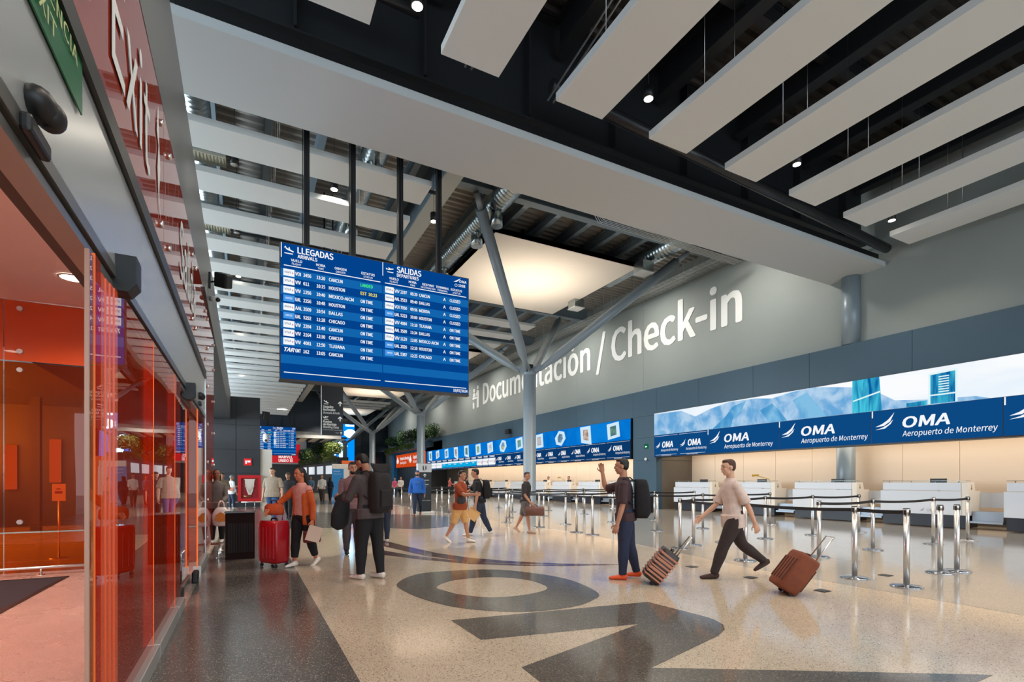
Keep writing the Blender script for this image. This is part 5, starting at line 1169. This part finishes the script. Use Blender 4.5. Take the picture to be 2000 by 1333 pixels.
    for i, sx in enumerate((-1, 1)):
        s0, e, w, d = A[i]
        n_ = Vector((-sx, 0, 0)); n_ = (n_ - d * n_.dot(d)).normalized(); wv = d.cross(n_).normalized()
        if wv.y < 0 and abs(d.z) > 0.5: wv = -wv
        if abs(d.z) <= 0.5 and wv.z < 0: wv = -wv
        cur = arms[i][4] if len(arms[i]) > 4 else 0.5
        pc = w + d * 0.032 * H
        Mh = Matrix((wv, n_, d)).transposed()
        b.ell(pc, (0.023 * H, 0.0105 * H, 0.036 * H), Mh, 12, 8); b.tube([w - d * 0.01 * H, w + d * 0.02 * H], [0.0165 * H, 0.016 * H], 10)
        for k in range(4):
            o_ = wv * ((k - 1.5) * -0.0125 * H); ln = (0.040, 0.045, 0.043, 0.034)[k] * H
            p0 = w + d * 0.052 * H + o_; d1 = (d + n_ * cur * 0.8 + wv * (-(k - 1.5) * 0.06)).normalized(); p1 = p0 + d1 * ln * 0.55; d2 = (d + n_ * cur * 2.2).normalized(); p2 = p1 + d2 * ln * 0.5
            b.tube([p0 - d1 * 0.012 * H, p0, p1, p2], [0.0052 * H, 0.0056 * H, 0.005 * H, 0.0042 * H], 8)
        q0 = w + d * 0.018 * H + wv * 0.016 * H; q1 = q0 + (d * 0.7 + wv * 0.8 + n_ * 0.3).normalized() * 0.026 * H; q2 = q1 + (d + n_ * 0.4 + wv * 0.1).normalized() * 0.022 * H
        b.tube([q0 - wv * 0.006 * H, q0, q1, q2], [0.007 * H, 0.0075 * H, 0.006 * H, 0.0048 * H], 8)
        f.hands.append(w + d * 0.065 * H)
    for i in (0, 1):
        h, k, a, an = J[i]; b.tube([a + Vector((0, -0.012 * H, -0.005 * H)), a + Vector((0, 0.012 * H, -0.010 * H))], [0.018 * H, 0.016 * H], 10)
    f.body = remeshed(b, 'body', skin, t, min(vox, 0.0065) if vox < 0.012 else vox, 2)
    # ---- clothes
    if top:
        b = MB(); torso(b, 0.008, s_lo=-hem - 0.02, s_hi=0.318)
        if hem > 0.02:
            k = wide; bel = belly * 0.6
            b.loft([rgen(P0 + sp * s * H + fw * bel * 0.4 * H, sp, rt, fw, (0.098 * k + 0.022 + bel * 0.3) * H, (0.072 * (0.6 + 0.4 * k) + 0.018 + bel * 0.4) * H) for s in (-hem, -hem / 2, 0.03)])
        for i in (0, 1): arm(b, i, 0.0085, sleeve)
        b.tube([P0 + sp * 0.30 * H, P0 + sp * 0.325 * H], [0.05 * H, 0.043 * H], 16)
        remeshed(b, 'top', top, t, vox * 1.1)
    if bottom:
        b = MB(); 
        b.loft([rgen(P0 + Vector((0, 0, s * H)) + fw * belly * 0.1 * H, sp, rt, Vector((0, 1, 0)), w_ * (0.4 + 0.6 * wide) * H, d_ * (0.6 + 0.4 * wide) * H) for s, w_, d_ in ((-0.06, 0.07, 0.055), (-0.02, 0.098, 0.074), (0.03, 0.10, 0.075), (0.065, 0.092, 0.068))])
        for i in (0, 1): leg(b, i, 0.010 if blen >= 0.9 else 0.014, blen, 1.0)
        remeshed(b, 'trousers' if blen > 0.6 else 'shorts', bottom, t, vox * 1.1)
    for i in (0, 1):
        h, k, a, an = J[i]; b = MB(); g = a - Vector((0, 0, 0.042 * H)); pit = max(0, min(1, -an * 1.2)) if a.z > 0.05 * H else 0
        lift = a.z - 0.042 * H; ta = radians(0)
        if lift > 0.01 * H: ta = radians(-28)
        def F(y_, z_): return a + Vector((0, (y_ * cos(ta) - (z_ - 0.042) * -sin(ta) * -1) * H if False else (y_ * cos(ta) - (z_ - 0.042) * sin(ta)) * H, (y_ * sin(ta) + (z_ - 0.042) * cos(ta)) * H))
        b.tube([F(-0.040, 0.022), F(-0.034, 0.024), F(-0.01, 0.026), F(0.04, 0.020), F(0.085, 0.015), F(0.112, 0.012)], [(0.012 * H, 0.012 * H), (0.021 * H, 0.022 * H), (0.024 * H, 0.0265 * H), (0.026 * H, 0.020 * H), (0.026 * H, 0.015 * H), (0.014 * H, 0.010 * H)], 12)
        b.tube([F(-0.004, 0.03), F(-0.002, 0.058)], [(0.024 * H, 0.026 * H), (0.022 * H, 0.024 * H)], 12)
        remeshed(b, 'shoe', shoes or BLACK, t, max(0.007, vox * 0.8), 1)
    # ---- hair and face
    b = MB()
    def eh(c, r): b.ell(V(*c), (r[0] * H, r[1] * H, r[2] * H), HM4, 16, 10)
    if hstyle == 'short': eh((0, -0.012, 0.020), (0.0455, 0.050, 0.047)); eh((0, -0.022, 0.0), (0.044, 0.038, 0.042)); eh((0, 0.014, 0.046), (0.034, 0.034, 0.018))
    elif hstyle == 'bun': eh((0, -0.012, 0.018), (0.046, 0.051, 0.049)); eh((0, -0.06, 0.03), (0.02, 0.02, 0.02))
    elif hstyle == 'long':
        eh((0, -0.012, 0.016), (0.048, 0.053, 0.051))
        b.tube([V(0, -0.03, 0.02), V(0, -0.042, -0.05), V(0, -0.05, -0.12), V(0, -0.045, -0.19)], [(0.045 * H, 0.03 * H), (0.05 * H, 0.026 * H), (0.046 * H, 0.022 * H), (0.028 * H, 0.014 * H)], 12, up=(0, -1, 0))
    elif hstyle in ('cap', 'hat'): eh((0, -0.014, 0.0), (0.0445, 0.045, 0.045))
    if hstyle: remeshed(b, 'hair', hair, t, max(vox, 0.008), 1)
    if hstyle == 'cap':
        b = MB(); b.ell(V(0, -0.004, 0.024), (0.047 * H, 0.055 * H, 0.042 * H), HM4, 16, 10); b.tube([V(0, 0.04, 0.03), V(0, 0.085, 0.022)], [(0.036 * H, 0.006 * H), (0.026 * H, 0.004 * H)], 12, up=tuple(HM @ Vector((0, 0, 1))))
        b.build('cap', cloth('cap_navy', (40, 60, 110)), t, local=True)
    if faced:
        for sx in (-1, 1):
            b = MB(); b.ell(V(sx * 0.0175, 0.0475, 0.003), (0.0062 * H, 0.0035 * H, 0.0035 * H), HM4, 10, 6); b.build('eye', EYE_, t, local=True, sub=f.body)
            b = MB(); b.tube([V(sx * 0.009, 0.053, 0.014), V(sx * 0.018, 0.052, 0.0165), V(sx * 0.027, 0.045, 0.014)], 0.0018 * H, 6); b.build('eyebrow', hair, t, local=True, sub=f.body)
        b = MB(); b.ell(V(0, 0.0545, -0.036), (0.0125 * H, 0.003 * H, 0.0035 * H), HM4, 10, 6); b.build('mouth', LIP, t, local=True, sub=f.body)
        if beard:
            b = MB(); b.ell(V(0, 0.018, -0.045), (0.0335 * H, 0.036 * H, 0.027 * H), HM4, 14, 8); b.build('beard', hair, t, local=True, sub=f.body)
    f.M = Matrix.Translation((x, y, 0)) @ Matrix.Rotation(rz, 4, 'Z'); f.H = H; f.V = V
    return f
def at_fig(f, p): q = f.M @ Vector(p); return q
def backpack(f, name, label, m, w=0.30, h=0.46, d=0.17, up=0.0, roll=False):
    o = f.M @ (f.sc - f.fw * (0.085 * f.H) + f.sp * up)
    rz = f.M.to_euler().z
    t = thing(name, tuple(o), label, 'backpack', None, rz)
    b = MB(); R = []
    for z, ww, dd in ((0.03, 0.75, 0.5), (0.02, 0.9, 0.75), (-0.06, 1.0, 0.85), (-h * 0.5, 1.0, 1.0), (-h * 0.85, 1.0, 1.0), (-h, 0.85, 0.8)):
        c = Vector((0, -dd * d / 2, z)); R.append([c + Vector((math.copysign(abs(cos(a)) ** 0.45, cos(a)) * w / 2 * ww, math.copysign(abs(sin(a)) ** 0.45, sin(a)) * d / 2 * dd, 0)) for a in [2 * pi * k / 20 for k in range(20)]])
    b.loft(R[::-1]); bg = b.build('bag', m, t, local=True)
    if roll:
        b = MB(); R = []
        for z, ww, dd in ((0.0, 0.85, 0.5), (0.05, 0.95, 0.28), (0.10, 1.05, 0.10), (0.13, 1.1, 0.05)):
            R.append([Vector((0.02 + cos(a) * w / 2 * ww + (0.03 * (1 if cos(a) > 0 else -1) if ww > 1 else 0), -d * 0.4 + sin(a) * d / 2 * dd, z + 0.05 * abs(cos(a)) * (ww - 0.6))) for a in [2 * pi * k / 20 for k in range(20)]])
        b.loft(R); b.build('roll_top', m, t, local=True, sub=bg)
    b = MB(); b.box(-w * 0.36, w * 0.36, -d - 0.03, -d + 0.02, -h * 0.85, -h * 0.4); b.build('front_pocket', m, t, 0.015, local=True, sub=bg)
    for sx in (-1, 1):
        s = MB(); s.tube([(sx * w * 0.28, 0.0, 0.0), (sx * w * 0.32, 0.06, 0.055), (sx * w * 0.38, 0.15, 0.03), (sx * w * 0.40, 0.19, -0.10), (sx * w * 0.45, 0.14, -0.24), (sx * w * 0.45, 0.02, -0.32)], [(0.022, 0.006)] * 6, 8); s.build('strap', m, t, local=True)
    return t
def suitcase(label, x, y, rz, w, h, d, m, tilt=0, handle=0.35, stripes=None, wheels=4, name='suitcase', bands=False):
    t = thing(name, (x, y, 0), label, 'suitcase', None, rz or 1e-6)
    M = Matrix.Translation((0, 0, 0.03)) @ Matrix.Rotation(radians(tilt), 4, 'X')
    b = MB(); R = []
    for z, k in ((0.04, 0.9), (0.07, 1.0), (h * 0.5, 1.0), (h - 0.04, 1.0), (h, 0.92)):
        R.append([M @ Vector((math.copysign(abs(cos(a)) ** 0.3, cos(a)) * w / 2 * k, d / 2 * 0 + math.copysign(abs(sin(a)) ** 0.3, sin(a)) * d / 2 * k, z)) for a in [2 * pi * q / 28 for q in range(28)]])
    b.loft(R); b.build('shell', m, t, local=True)
    b = MB()
    if bands:
        for q in range(8): b.box(-w / 2 - 0.006, w / 2 + 0.006, -d / 2 - 0.006, d / 2 + 0.006, 0.08 + q * (h - 0.12) / 8, 0.10 + q * (h - 0.12) / 8 + 0.008 * (q % 3), M)
    else:
      for q in range(5): b.box(-w * 0.4 + q * w * 0.2 - 0.012, -w * 0.4 + q * w * 0.2 + 0.012, -d / 2 - 0.006, d / 2 + 0.006, 0.12, h - 0.1, M)
    b.build('ribs', stripes or m, t, 0.004, local=True)
    for sx in (-1, 1):
        for sy in ((-1, 1) if wheels == 4 else (-1,)):
            c = M @ Vector((sx * w * 0.4, sy * d * 0.35, 0.0)); c.z = max(c.z, 0.028)
            b = MB(); b.cyl(c - Vector((0.012, 0, 0)), c + Vector((0.012, 0, 0)), 0.026, n=14); wh = b; b = MB(); b.tube([c, M @ Vector((sx * w * 0.4, sy * d * 0.35, 0.06))], 0.012, 8); wk = b.build('wheel_bracket', BLACK, t, local=True); wh.build('wheel', mat('wheel_rubber', (30, 30, 32), 0.7), t, local=True, sub=wk)
    b = MB(); b.tube([M @ Vector(p) for p in ((-0.09, -d * 0.3, h - 0.02), (-0.09, -d * 0.3, h + handle), (0.09, -d * 0.3, h + handle), (0.09, -d * 0.3, h - 0.02))], 0.009, 8); b.build('handle', STEEL, t, local=True)
    b = MB(); b.tube([M @ Vector(p) for p in ((-0.08, 0, h - 0.01), (-0.06, 0, h + 0.03), (0.06, 0, h + 0.03), (0.08, 0, h - 0.01))], 0.011, 8); b.build('carry_handle', BLACK, t, local=True)
    return t
def gt(px, py):
    d = 997 * EYE / (py - 940.0); l = (px - 1000) / 997 * d; s, c = sin(YAW), cos(YAW); return d * s + l * c, d * c - l * s
DKJ = cloth('jacket_charcoal', (78, 68, 68)); BLKC = cloth('cloth_black', (22, 20, 24)); WSH = mat('sneaker_white', (226, 218, 210), 0.5); NAVYC = cloth('cloth_navy', (36, 44, 70)); DEN = cloth('denim', (46, 78, 120)); DEND = cloth('denim_dark', (38, 48, 70))
# 1 man with phone
x, y = gt(722, 1131)
f = human('man in a dark jacket and white sneakers looking down at a phone', x, y, facing(-0.86, 0.5), 1.76, lean=5, legs=((6, 3), (-6, 2)), spread=0.01, arms=((22, 12, 72, 18, 0.9), (22, 10, 76, 22, 0.9)), head=(34, 5), wide=1.06,
          top=DKJ, sleeve=0.98, hem=0.05, bottom=BLKC, shoes=WSH, hair=HAIR, vox=0.0085, beard=True)
backpack(f, 'backpack', 'large black roll-top backpack worn by the man looking at a phone', cloth('bag_black', (34, 28, 30)), 0.29, 0.52, 0.20, 0.01, True)
hp = at_fig(f, f.hands[1].lerp(f.hands[0], 0.5) + Vector((0, 0.0, 0.03)))
t = thing('phone', tuple(hp), 'dark phone in the hands of the man with the roll-top backpack', 'phone', None, facing(-0.86, 0.5))
b = MB(); M = Matrix.Rotation(radians(-35), 4, 'X'); b.box(-0.036, 0.036, -0.075, 0.075, -0.004, 0.004, M); b.build('case', BLACK, t, 0.003, local=True); b = MB(); b.box(-0.033, 0.033, -0.07, 0.07, 0.0041, 0.0046, M); b.build('screen', glow('phone_glow', (150, 170, 190), 0.6), t, local=True)
jl = at_fig(f, f.A[0][1].lerp(f.A[0][2], 0.5))
t = thing('folded_jacket', tuple(jl), 'black jacket draped over the left arm of the man looking at a phone', 'jacket', None, facing(-0.86, 0.5))
b = MB(); b.tube([(0, -0.05, 0.02), (-0.01, 0.0, -0.06), (-0.02, 0.03, -0.2), (-0.01, 0.06, -0.36), (0, 0.06, -0.42)], [(0.07, 0.06), (0.10, 0.10), (0.09, 0.15), (0.08, 0.14), (0.04, 0.06)], 16, up=(1, 0, 0)); b.ell((0.0, 0.02, 0.0), (0.08, 0.13, 0.06)); remeshed(b, 'cloth', BLKC, t, 0.012, 2)
# 2 man facing him
x, y = gt(688, 1083)
f = human('bearded man in a mauve shirt facing the camera behind the man with the phone', x, y, facing(0.35, -0.9), 1.70, legs=((2, 2), (-3, 4)), arms=((4, 6, 14, 0), (4, 6, 10, 0)), head=(6, 10), top=cloth('shirt_mauve', (128, 96, 98)), sleeve=0.98, bottom=cloth('trousers_grey', (74, 66, 72)), shoes=BLACK, vox=0.010, beard=True)
x, y = gt(748, 1060)
f = human('short traveller with black hair and white sneakers, mostly hidden behind the roll-top backpack', x, y, facing(-0.3, 0.9), 1.52, legs=((0, 0), (0, 0)), top=BLKC, bottom=DEND, shoes=WSH, hair=HAIR, hstyle='bun', vox=0.011, fem=True)
# 3 woman with the red suitcase
x, y = gt(592, 1106)
f = human('woman in an orange cardigan and black leggings pushing a tall red suitcase', x, y, facing(-0.38, -0.92), 1.57, lean=4, legs=((-8, 14), (9, 4)), arms=((-6, 14, 15, 0), (30, 38, 22, 0, 0.8)), head=(4, -10), fem=True, top=cloth('tee_pink', (216, 152, 142)), sleeve=0.10, hem=0.02, bottom=BLKC, blen=0.9, shoes=WSH, hair=HAIR, hstyle='long', vox=0.0085, skin=mat('skin_orange_lit', (206, 120, 84), 0.55))  # orange light through the glass mixed into her skin and tee colours
b = MB(); Hh = 1.57
for sgn in (-1, 1):
    b.loft([rgen(f.P0 + f.sp * s_ * Hh + Vector((sgn * o_, -0.022, 0)), None, Vector((1, 0, 0)), Vector((0, 1, 0)), w_, d_) for s_, o_, w_, d_ in ((-0.10, 0.10, 0.062, 0.125), (0.0, 0.10, 0.066, 0.13), (0.10, 0.09, 0.062, 0.12), (0.20, 0.09, 0.075, 0.12), (0.27, 0.07, 0.075, 0.09), (0.30, 0.04, 0.045, 0.06))])
    ii = 0 if sgn < 0 else 1; s0, e, w, _ = f.A[ii]; b.ell(s0, (0.060, 0.060, 0.060)); b.tube([s0, s0.lerp(e, 0.5), e, e.lerp(w, 0.5), e.lerp(w, 0.95)], [0.062, 0.056, 0.05, 0.044, 0.036], 12)
remeshed(b, 'cardigan', cloth('cardigan_orange', (206, 92, 40)), f.t, 0.010)
x, y = gt(549, 1106)
suitcase('tall red hard-shell suitcase pushed by the woman in the orange cardigan', x - 0.1, y - 0.02, facing(-0.5, -0.85), 0.44, 0.70, 0.27, mat('suitcase_red', (176, 14, 32), 0.35, coat=0.3), 0, 0.22)
t = thing('travel_bag', (x - 0.1, y - 0.02, 0.82), 'small orange-brown bag resting on top of the red suitcase', 'bag', None, facing(-0.5, -0.85))
b = MB(); R = []
for z, k in ((0, 0.9), (0.03, 1.0), (0.13, 0.95), (0.17, 0.7)): R.append([Vector((cos(a) * 0.19 * k, sin(a) * 0.12 * k, z)) for a in [2 * pi * q / 20 for q in range(20)]])
b.loft(R); b.build('bag', cloth('bag_orange', (196, 80, 36)), t, local=True); b = MB(); b.tube([(-0.08, 0, 0.16), (-0.05, 0, 0.22), (0.05, 0, 0.22), (0.08, 0, 0.16)], 0.008, 8); b.build('handle', BLACK, t, local=True)
hp = at_fig(f, f.hands[0]); t = thing('handbag', (hp.x, hp.y, hp.z - 0.12), 'dark red handbag with a pale folder in the left hand of the woman in orange', 'bag', None, facing(-0.75, -0.65))
b = MB(); b.box(-0.04, 0.04, -0.13, 0.13, -0.12, 0.06); b.build('bag', cloth('bag_maroon', (96, 28, 22)), t, 0.02, local=True); b = MB(); b.box(-0.055, -0.045, -0.12, 0.1, -0.1, 0.14, Matrix.Rotation(radians(18), 4, 'X')); b.build('folder', mat('paper', (220, 196, 180), 0.7), t, local=True)
# 4 polo man, 5 striped, 6 hoodie
x, y = gt(533, 1022)
human('large man in a khaki polo shirt and blue jeans walking towards the camera', x, y, facing(0.05, -1), 1.80, legs=((14, 4), (-12, 24)), arms=((4, 16, 12, 0), (-6, 16, 10, 0)), head=(12, 0), wide=1.22, belly=0.03, top=cloth('polo_khaki', (158, 144, 126)), sleeve=0.42, hem=0.05, bottom=DEN, shoes=BLACK, vox=0.010, skin=SKINL, beard=False)
x, y = gt(563, 1014)
human('person in a black pinstriped shirt walking behind the woman in orange', x, y, facing(0.1, -1), 1.66, legs=((10, 4), (-10, 20)), head=(18, 0), wide=1.1, top=cloth('shirt_pinstripe', (44, 42, 46)), sleeve=0.45, bottom=BLKC, shoes=BLACK, vox=0.013, hair=mat('hair_brown', (70, 40, 26), 0.6))
x, y = gt(815, 1007)
f = human('man in a blue hoodie, jeans and cap walking past the totem sign', x, y, facing(0.12, -1), 1.78, legs=((-10, 22), (12, 4)), arms=((-6, 12, 14, 0), (8, 14, 16, 0)), head=(-6, 0), wide=1.18, belly=0.012, top=cloth('hoodie_blue', (28, 92, 176)), sleeve=0.98, hem=0.03, bottom=DEND, shoes=cloth('boot_brown', (120, 74, 46)), vox=0.011, hstyle='cap', beard=True)
b = MB(); b.tube([f.sc + Vector((-0.09, 0.0, 0.05)), f.sc + Vector((-0.05, -0.09, 0.09)), f.sc + Vector((0.05, -0.09, 0.09)), f.sc + Vector((0.09, 0.0, 0.05)), f.sc + Vector((0, 0.085, 0.0)), f.sc + Vector((-0.09, 0.0, 0.05))], 0.035, 10); b.build('hood', cloth('hoodie_blue'), f.t, local=True)
b = MB(); b.text('ADVENTURE', tuple(f.sc + Vector((0.12, 0.155, -0.14))), (-1, 0, 0), ZZ, 0.035, 0.24, bold=0.03, depth=0.004); b.build('chest_print', cloth('print_grey', (130, 130, 150)), f.t, local=True)
# 7, 8 pair
x, y = gt(898, 1060)
f = human('man in a rust T-shirt and tan shorts gesturing to the man with the envelope', x, y, facing(0.9, -0.35), 1.60, lean=3, legs=((14, 4), (-14, 18)), arms=((-8, 10, 10, 0), (48, 12, 45, 5)), head=(4, 0), wide=1.12, top=cloth('tee_rust', (150, 62, 26)), sleeve=0.40, hem=0.06, bottom=cloth('shorts_tan', (212, 164, 104)), blen=0.52, shoes=WSH, vox=0.0095)
p = at_fig(f, f.sc + Vector((0.13, 0.08, -0.34)))
t = thing('waist_bag', tuple(p), 'dark sling bag at the waist of the man in the rust T-shirt', 'bag'); b = MB(); b.ell((0, 0, 0), (0.11, 0.08, 0.09)); b.build('bag', cloth('bag_slate', (58, 56, 58)), t, local=True)
x, y = gt(937, 1046)
f = human('man in a black T-shirt and dark jeans holding a tan envelope', x, y, facing(-0.95, -0.1), 1.70, lean=8, legs=((20, 6), (-14, 12)), arms=((2, 8, 8, 0), (45, 5, 30, 0)), head=(4, 0), top=BLKC, sleeve=0.38, hem=0.03, bottom=DEND, shoes=WSH, vox=0.0095)
backpack(f, 'backpack', 'black backpack worn by the man holding the tan envelope', BLKC, 0.30, 0.44, 0.2)
p = at_fig(f, f.hands[0]); t = thing('envelope', tuple(p), 'large tan envelope held low by the man in the black T-shirt', 'envelope', None, facing(-1, 0))
b = MB(); M = Matrix.Rotation(radians(35), 4, 'X'); b.box(-0.004, 0.004, -0.17, 0.12, -0.24, 0.02, M); b.build('sleeve', mat('envelope_tan', (222, 178, 118), 0.7), t, local=True)
b = MB(); b.box(-0.0055, -0.004, -0.17, 0.12, -0.03, 0.02, M); b.build('flap', mat('envelope_flap', (206, 160, 100), 0.7), t, local=True)
# 9
x, y = gt(1026, 1041)
f = human('man in grey shorts carrying a duffel bag by the first tree column', x, y, facing(0.75, -0.3), 1.60, lean=3, legs=((-18, 10), (14, 6)), arms=((-15, 18, 40, 0), (12, 14, 30, 0)), head=(2, -20), top=cloth('shirt_dark', (46, 42, 42)), sleeve=0.42, bottom=cloth('shorts_grey', (104, 96, 96)), blen=0.5, shoes=mat('shoe_sand', (196, 160, 140), 0.6), vox=0.011)
p = at_fig(f, f.hands[1]); t = thing('duffel_bag', (p.x + 0.05, p.y, p.z - 0.14), 'brown duffel bag carried by the man in grey shorts beside the tree column', 'bag', None, facing(1, 0))
b = MB(); b.tube([(0, -0.24, 0), (0, -0.22, 0), (0, 0.22, 0), (0, 0.24, 0)], [(0.06, 0.06), (0.12, 0.12), (0.12, 0.12), (0.06, 0.06)], 16); b.build('bag', cloth('duffel_brown', (110, 74, 66)), t, local=True)
b = MB(); b.tube([(0, -0.1, 0.11), (0, 0, 0.17), (0, 0.1, 0.11)], 0.01, 8); b.build('handle', BLACK, t, local=True)
# 10
x, y = gt(1222, 1131)
f = human('traveller in a dark plaid shirt and orange shoes, raising a hand to the face', x, y, facing(-0.95, 0.2), 1.66, lean=3, legs=((4, 2), (-8, 6)), arms=((4, 8, 12, 0), (75, 20, 95, 0)), head=(0, 0), fem=False, top=cloth('shirt_plaid', (66, 46, 50)), sleeve=0.45, hem=0.04, bottom=NAVYC, shoes=mat('shoe_orange', (226, 84, 30), 0.5), vox=0.0085)
backpack(f, 'backpack', 'black backpack worn by the traveller with orange shoes', BLKC, 0.33, 0.5, 0.22)
x, y = gt(1262, 1140)
suitcase('striped black and copper suitcase trailing the traveller with orange shoes', x + 0.02, y, facing(-0.9, 0.15), 0.34, 0.50, 0.24, mat('suitcase_dark', (50, 38, 34), 0.4), 38, 0.3, mat('stripe_copper', (186, 124, 98), 0.5), 2, bands=True)
# 11
x, y = gt(1432, 1128)
f = human('walker in a pale top and dark trousers crossing in front of the queue posts', x, y, facing(-0.98, -0.05), 1.72, lean=4, legs=((26, 6), (-24, 30)), arms=((-28, 10, 8, 0), (24, 10, 25, 0)), head=(2, 0), fem=True, top=cloth('top_pale', (212, 190, 178)), sleeve=0.45, hem=0.075, bottom=cloth('trousers_dark', (50, 38, 36)), shoes=cloth('shoe_dark', (64, 44, 38)), hair=mat('hair_brown'), vox=0.0085, skin=SKINL)
x, y = gt(1522, 1160)
suitcase('rust brown suitcase trailing on two wheels behind the walker in the pale top', x, y, facing(-0.95, 0.1), 0.36, 0.52, 0.26, cloth('suitcase_rust', (122, 62, 38)), 36, 0.35, cloth('suitcase_rust_dark', (84, 44, 30)), 2)
# 12 bag person, 13 vest, 14 white blouse
x, y = gt(424, 1060)
f = human('person in a grey cardigan holding a plastic bag at the end of the orange glass', x, y, facing(0.4, -0.9), 1.60, legs=((0, 0), (4, 4)), arms=((18, 10, 50, 20), (14, 8, 40, 10)), top=cloth('cardigan_grey', (112, 104, 98)), sleeve=0.95, hem=0.06, bottom=BLKC, shoes=WSH, vox=0.011, hair=HAIR, hstyle='long', fem=True, skin=SKIND)
p = at_fig(f, f.hands[0]); t = thing('plastic_bag', (p.x + 0.03, p.y - 0.06, p.z - 0.24), 'white plastic shopping bag with an orange print beside the dark kiosk', 'bag')
b = MB(); b.loft([[Vector((cos(a) * w_, sin(a) * w_ * 0.4, z)) for a in [2 * pi * q / 18 for q in range(18)]] for z, w_ in ((-0.24, 0.10), (-0.2, 0.17), (0.0, 0.18), (0.10, 0.13), (0.16, 0.08))]); b.build('bag', mat('plastic_white', (228, 214, 208), 0.4), t, local=True)
for sx in (-1, 1):
    b = MB(); b.tube([(sx * 0.06, 0, 0.14), (sx * 0.04, 0, 0.26), (0, 0, 0.30)], 0.015, 8); b.build('handle', mat('plastic_white'), t, local=True)
b = MB(); b.prism([(-0.11, -0.08), (-0.06, -0.13), (0.08, -0.12), (0.12, -0.03), (0.04, 0.06), (-0.02, 0.08), (-0.10, 0.02)], XX, ZZ, YY, (0, -0.079, -0.02), 0.004); b.build('print', mat('print_orange', (214, 126, 40), 0.6), t, local=True)
x, y = gt(434, 1006)
f = human('person with crossed arms in a tan shirt with yellow reflective bands', x, y, facing(0.6, -0.7), 1.66, arms=((25, 10, 80, 60), (22, 10, 85, 60)), wide=1.1, top=cloth('shirt_tan', (150, 136, 108)), sleeve=0.5, bottom=cloth('trousers_khaki', (110, 94, 76)), shoes=BLACK, vox=0.013)
b = MB()
for s in (0.03, 0.08): b.tube([f.P0 + f.sp * s * 1.66 - f.sp * 0.015, f.P0 + f.sp * s * 1.66 + f.sp * 0.015], [(0.175, 0.13), (0.175, 0.13)], 20)
b.build('reflective_band', mat('hi_vis_yellow', (206, 218, 60), 0.5), f.t, local=True)
f = human('grey-haired woman in a white blouse and jeans standing by the charcoal block', *gt(452, 995), facing(0.35, 0.7), 1.62, legs=((0, 0), (6, 2)), arms=((10, 8, 95, 10), (4, 8, 20, 0)), fem=True, top=cloth('blouse_white', (216, 224, 228)), sleeve=0.85, hem=0.08, bottom=DEND, shoes=WSH, hair=HAIRG, vox=0.013)
p = at_fig(f, f.P0 + Vector((0.13, -0.12, 0.12))); t = thing('purse', tuple(p), 'small pink purse hanging at the hip of the grey-haired woman', 'bag'); b = MB(); b.box(-0.12, 0.12, -0.04, 0.04, -0.08, 0.08); b.build('bag', mat('purse_pink', (226, 150, 138), 0.5), t, 0.02, local=True); b = MB(); b.tube([(-0.1, 0, 0.07), (-0.06, 0.03, 0.45), (0.1, 0, 0.07)], 0.006, 6); b.build('strap', BLACK, t, local=True)
# distant figures
FAR = [((629, 983), 'distant man in a white shirt, left of the person in navy', (0.1, -1), 1.74, cloth('shirt_white', (214, 210, 204)), cloth('trousers_brown', (74, 62, 54)), 'short', False),
       ((645, 979), 'person with long black hair in navy, seen from behind in front of the blue booth', (0.1, 1), 1.62, NAVYC, DEND, 'long', True),
       ((607, 981), 'distant person in a light blue shirt behind the woman in orange', (0, -1), 1.68, cloth('shirt_lightblue', (110, 148, 178)), DEND, 'short', False),
       ((667, 977), 'distant woman in a white top in front of the blue booth', (-0.5, 0.8), 1.58, cloth('shirt_white'), DEN, 'bun', True),
       ((771, 972), 'distant person in pink near the orange portal sign', (0.2, -1), 1.62, cloth('top_pink', (200, 90, 120)), DEND, 'short', True),
       ((783, 972), 'distant person in a white shirt below the orange portal sign', (0, -1), 1.7, cloth('shirt_white'), BLKC, 'short', False)]
for (px, py), lb, fc, H, tm, bm_, hs, fm in FAR:
    human(lb, *gt(px, py), facing(*fc), H, legs=((8, 4), (-8, 10)), arms=((15, 8, 40, 15), (10, 8, 25, 0)), top=tm, sleeve=0.6, bottom=bm_, shoes=BLACK, hstyle=hs, fem=fm, vox=0.02, faced=False)
CU = [(16.9, 38.6, 'customer in a checked shirt at the far counters, left of the rust T-shirt', cloth('shirt_check', (150, 130, 124)), 1), (16.8, 40.6, 'customer in dark clothes at the far counters beside the checked shirt', BLKC, 1), (19.22, 34.6, 'check-in agent behind the far counters, between the two talking men', cloth('agent_white', (224, 214, 206)), -1),
      (19.22, 31.2, 'check-in agent with dark hair above the shoulder of the man in black', cloth('agent_white'), -1), (19.22, 28.6, 'check-in agent leaning at the counter right of the man in black', cloth('agent_white'), -1), (16.7, 44.5, 'distant customer in red at the far end of the counters', cloth('shirt_red', (180, 90, 90)), 1)]
for x, y, lb, tm, sgn in CU:
    human(lb, x, y, dirang(sgn, 0), 1.66, arms=((30, 8, 60, 10), (25, 8, 60, 10)), top=tm, sleeve=0.5, bottom=BLKC, shoes=BLACK, vox=0.018, faced=False)
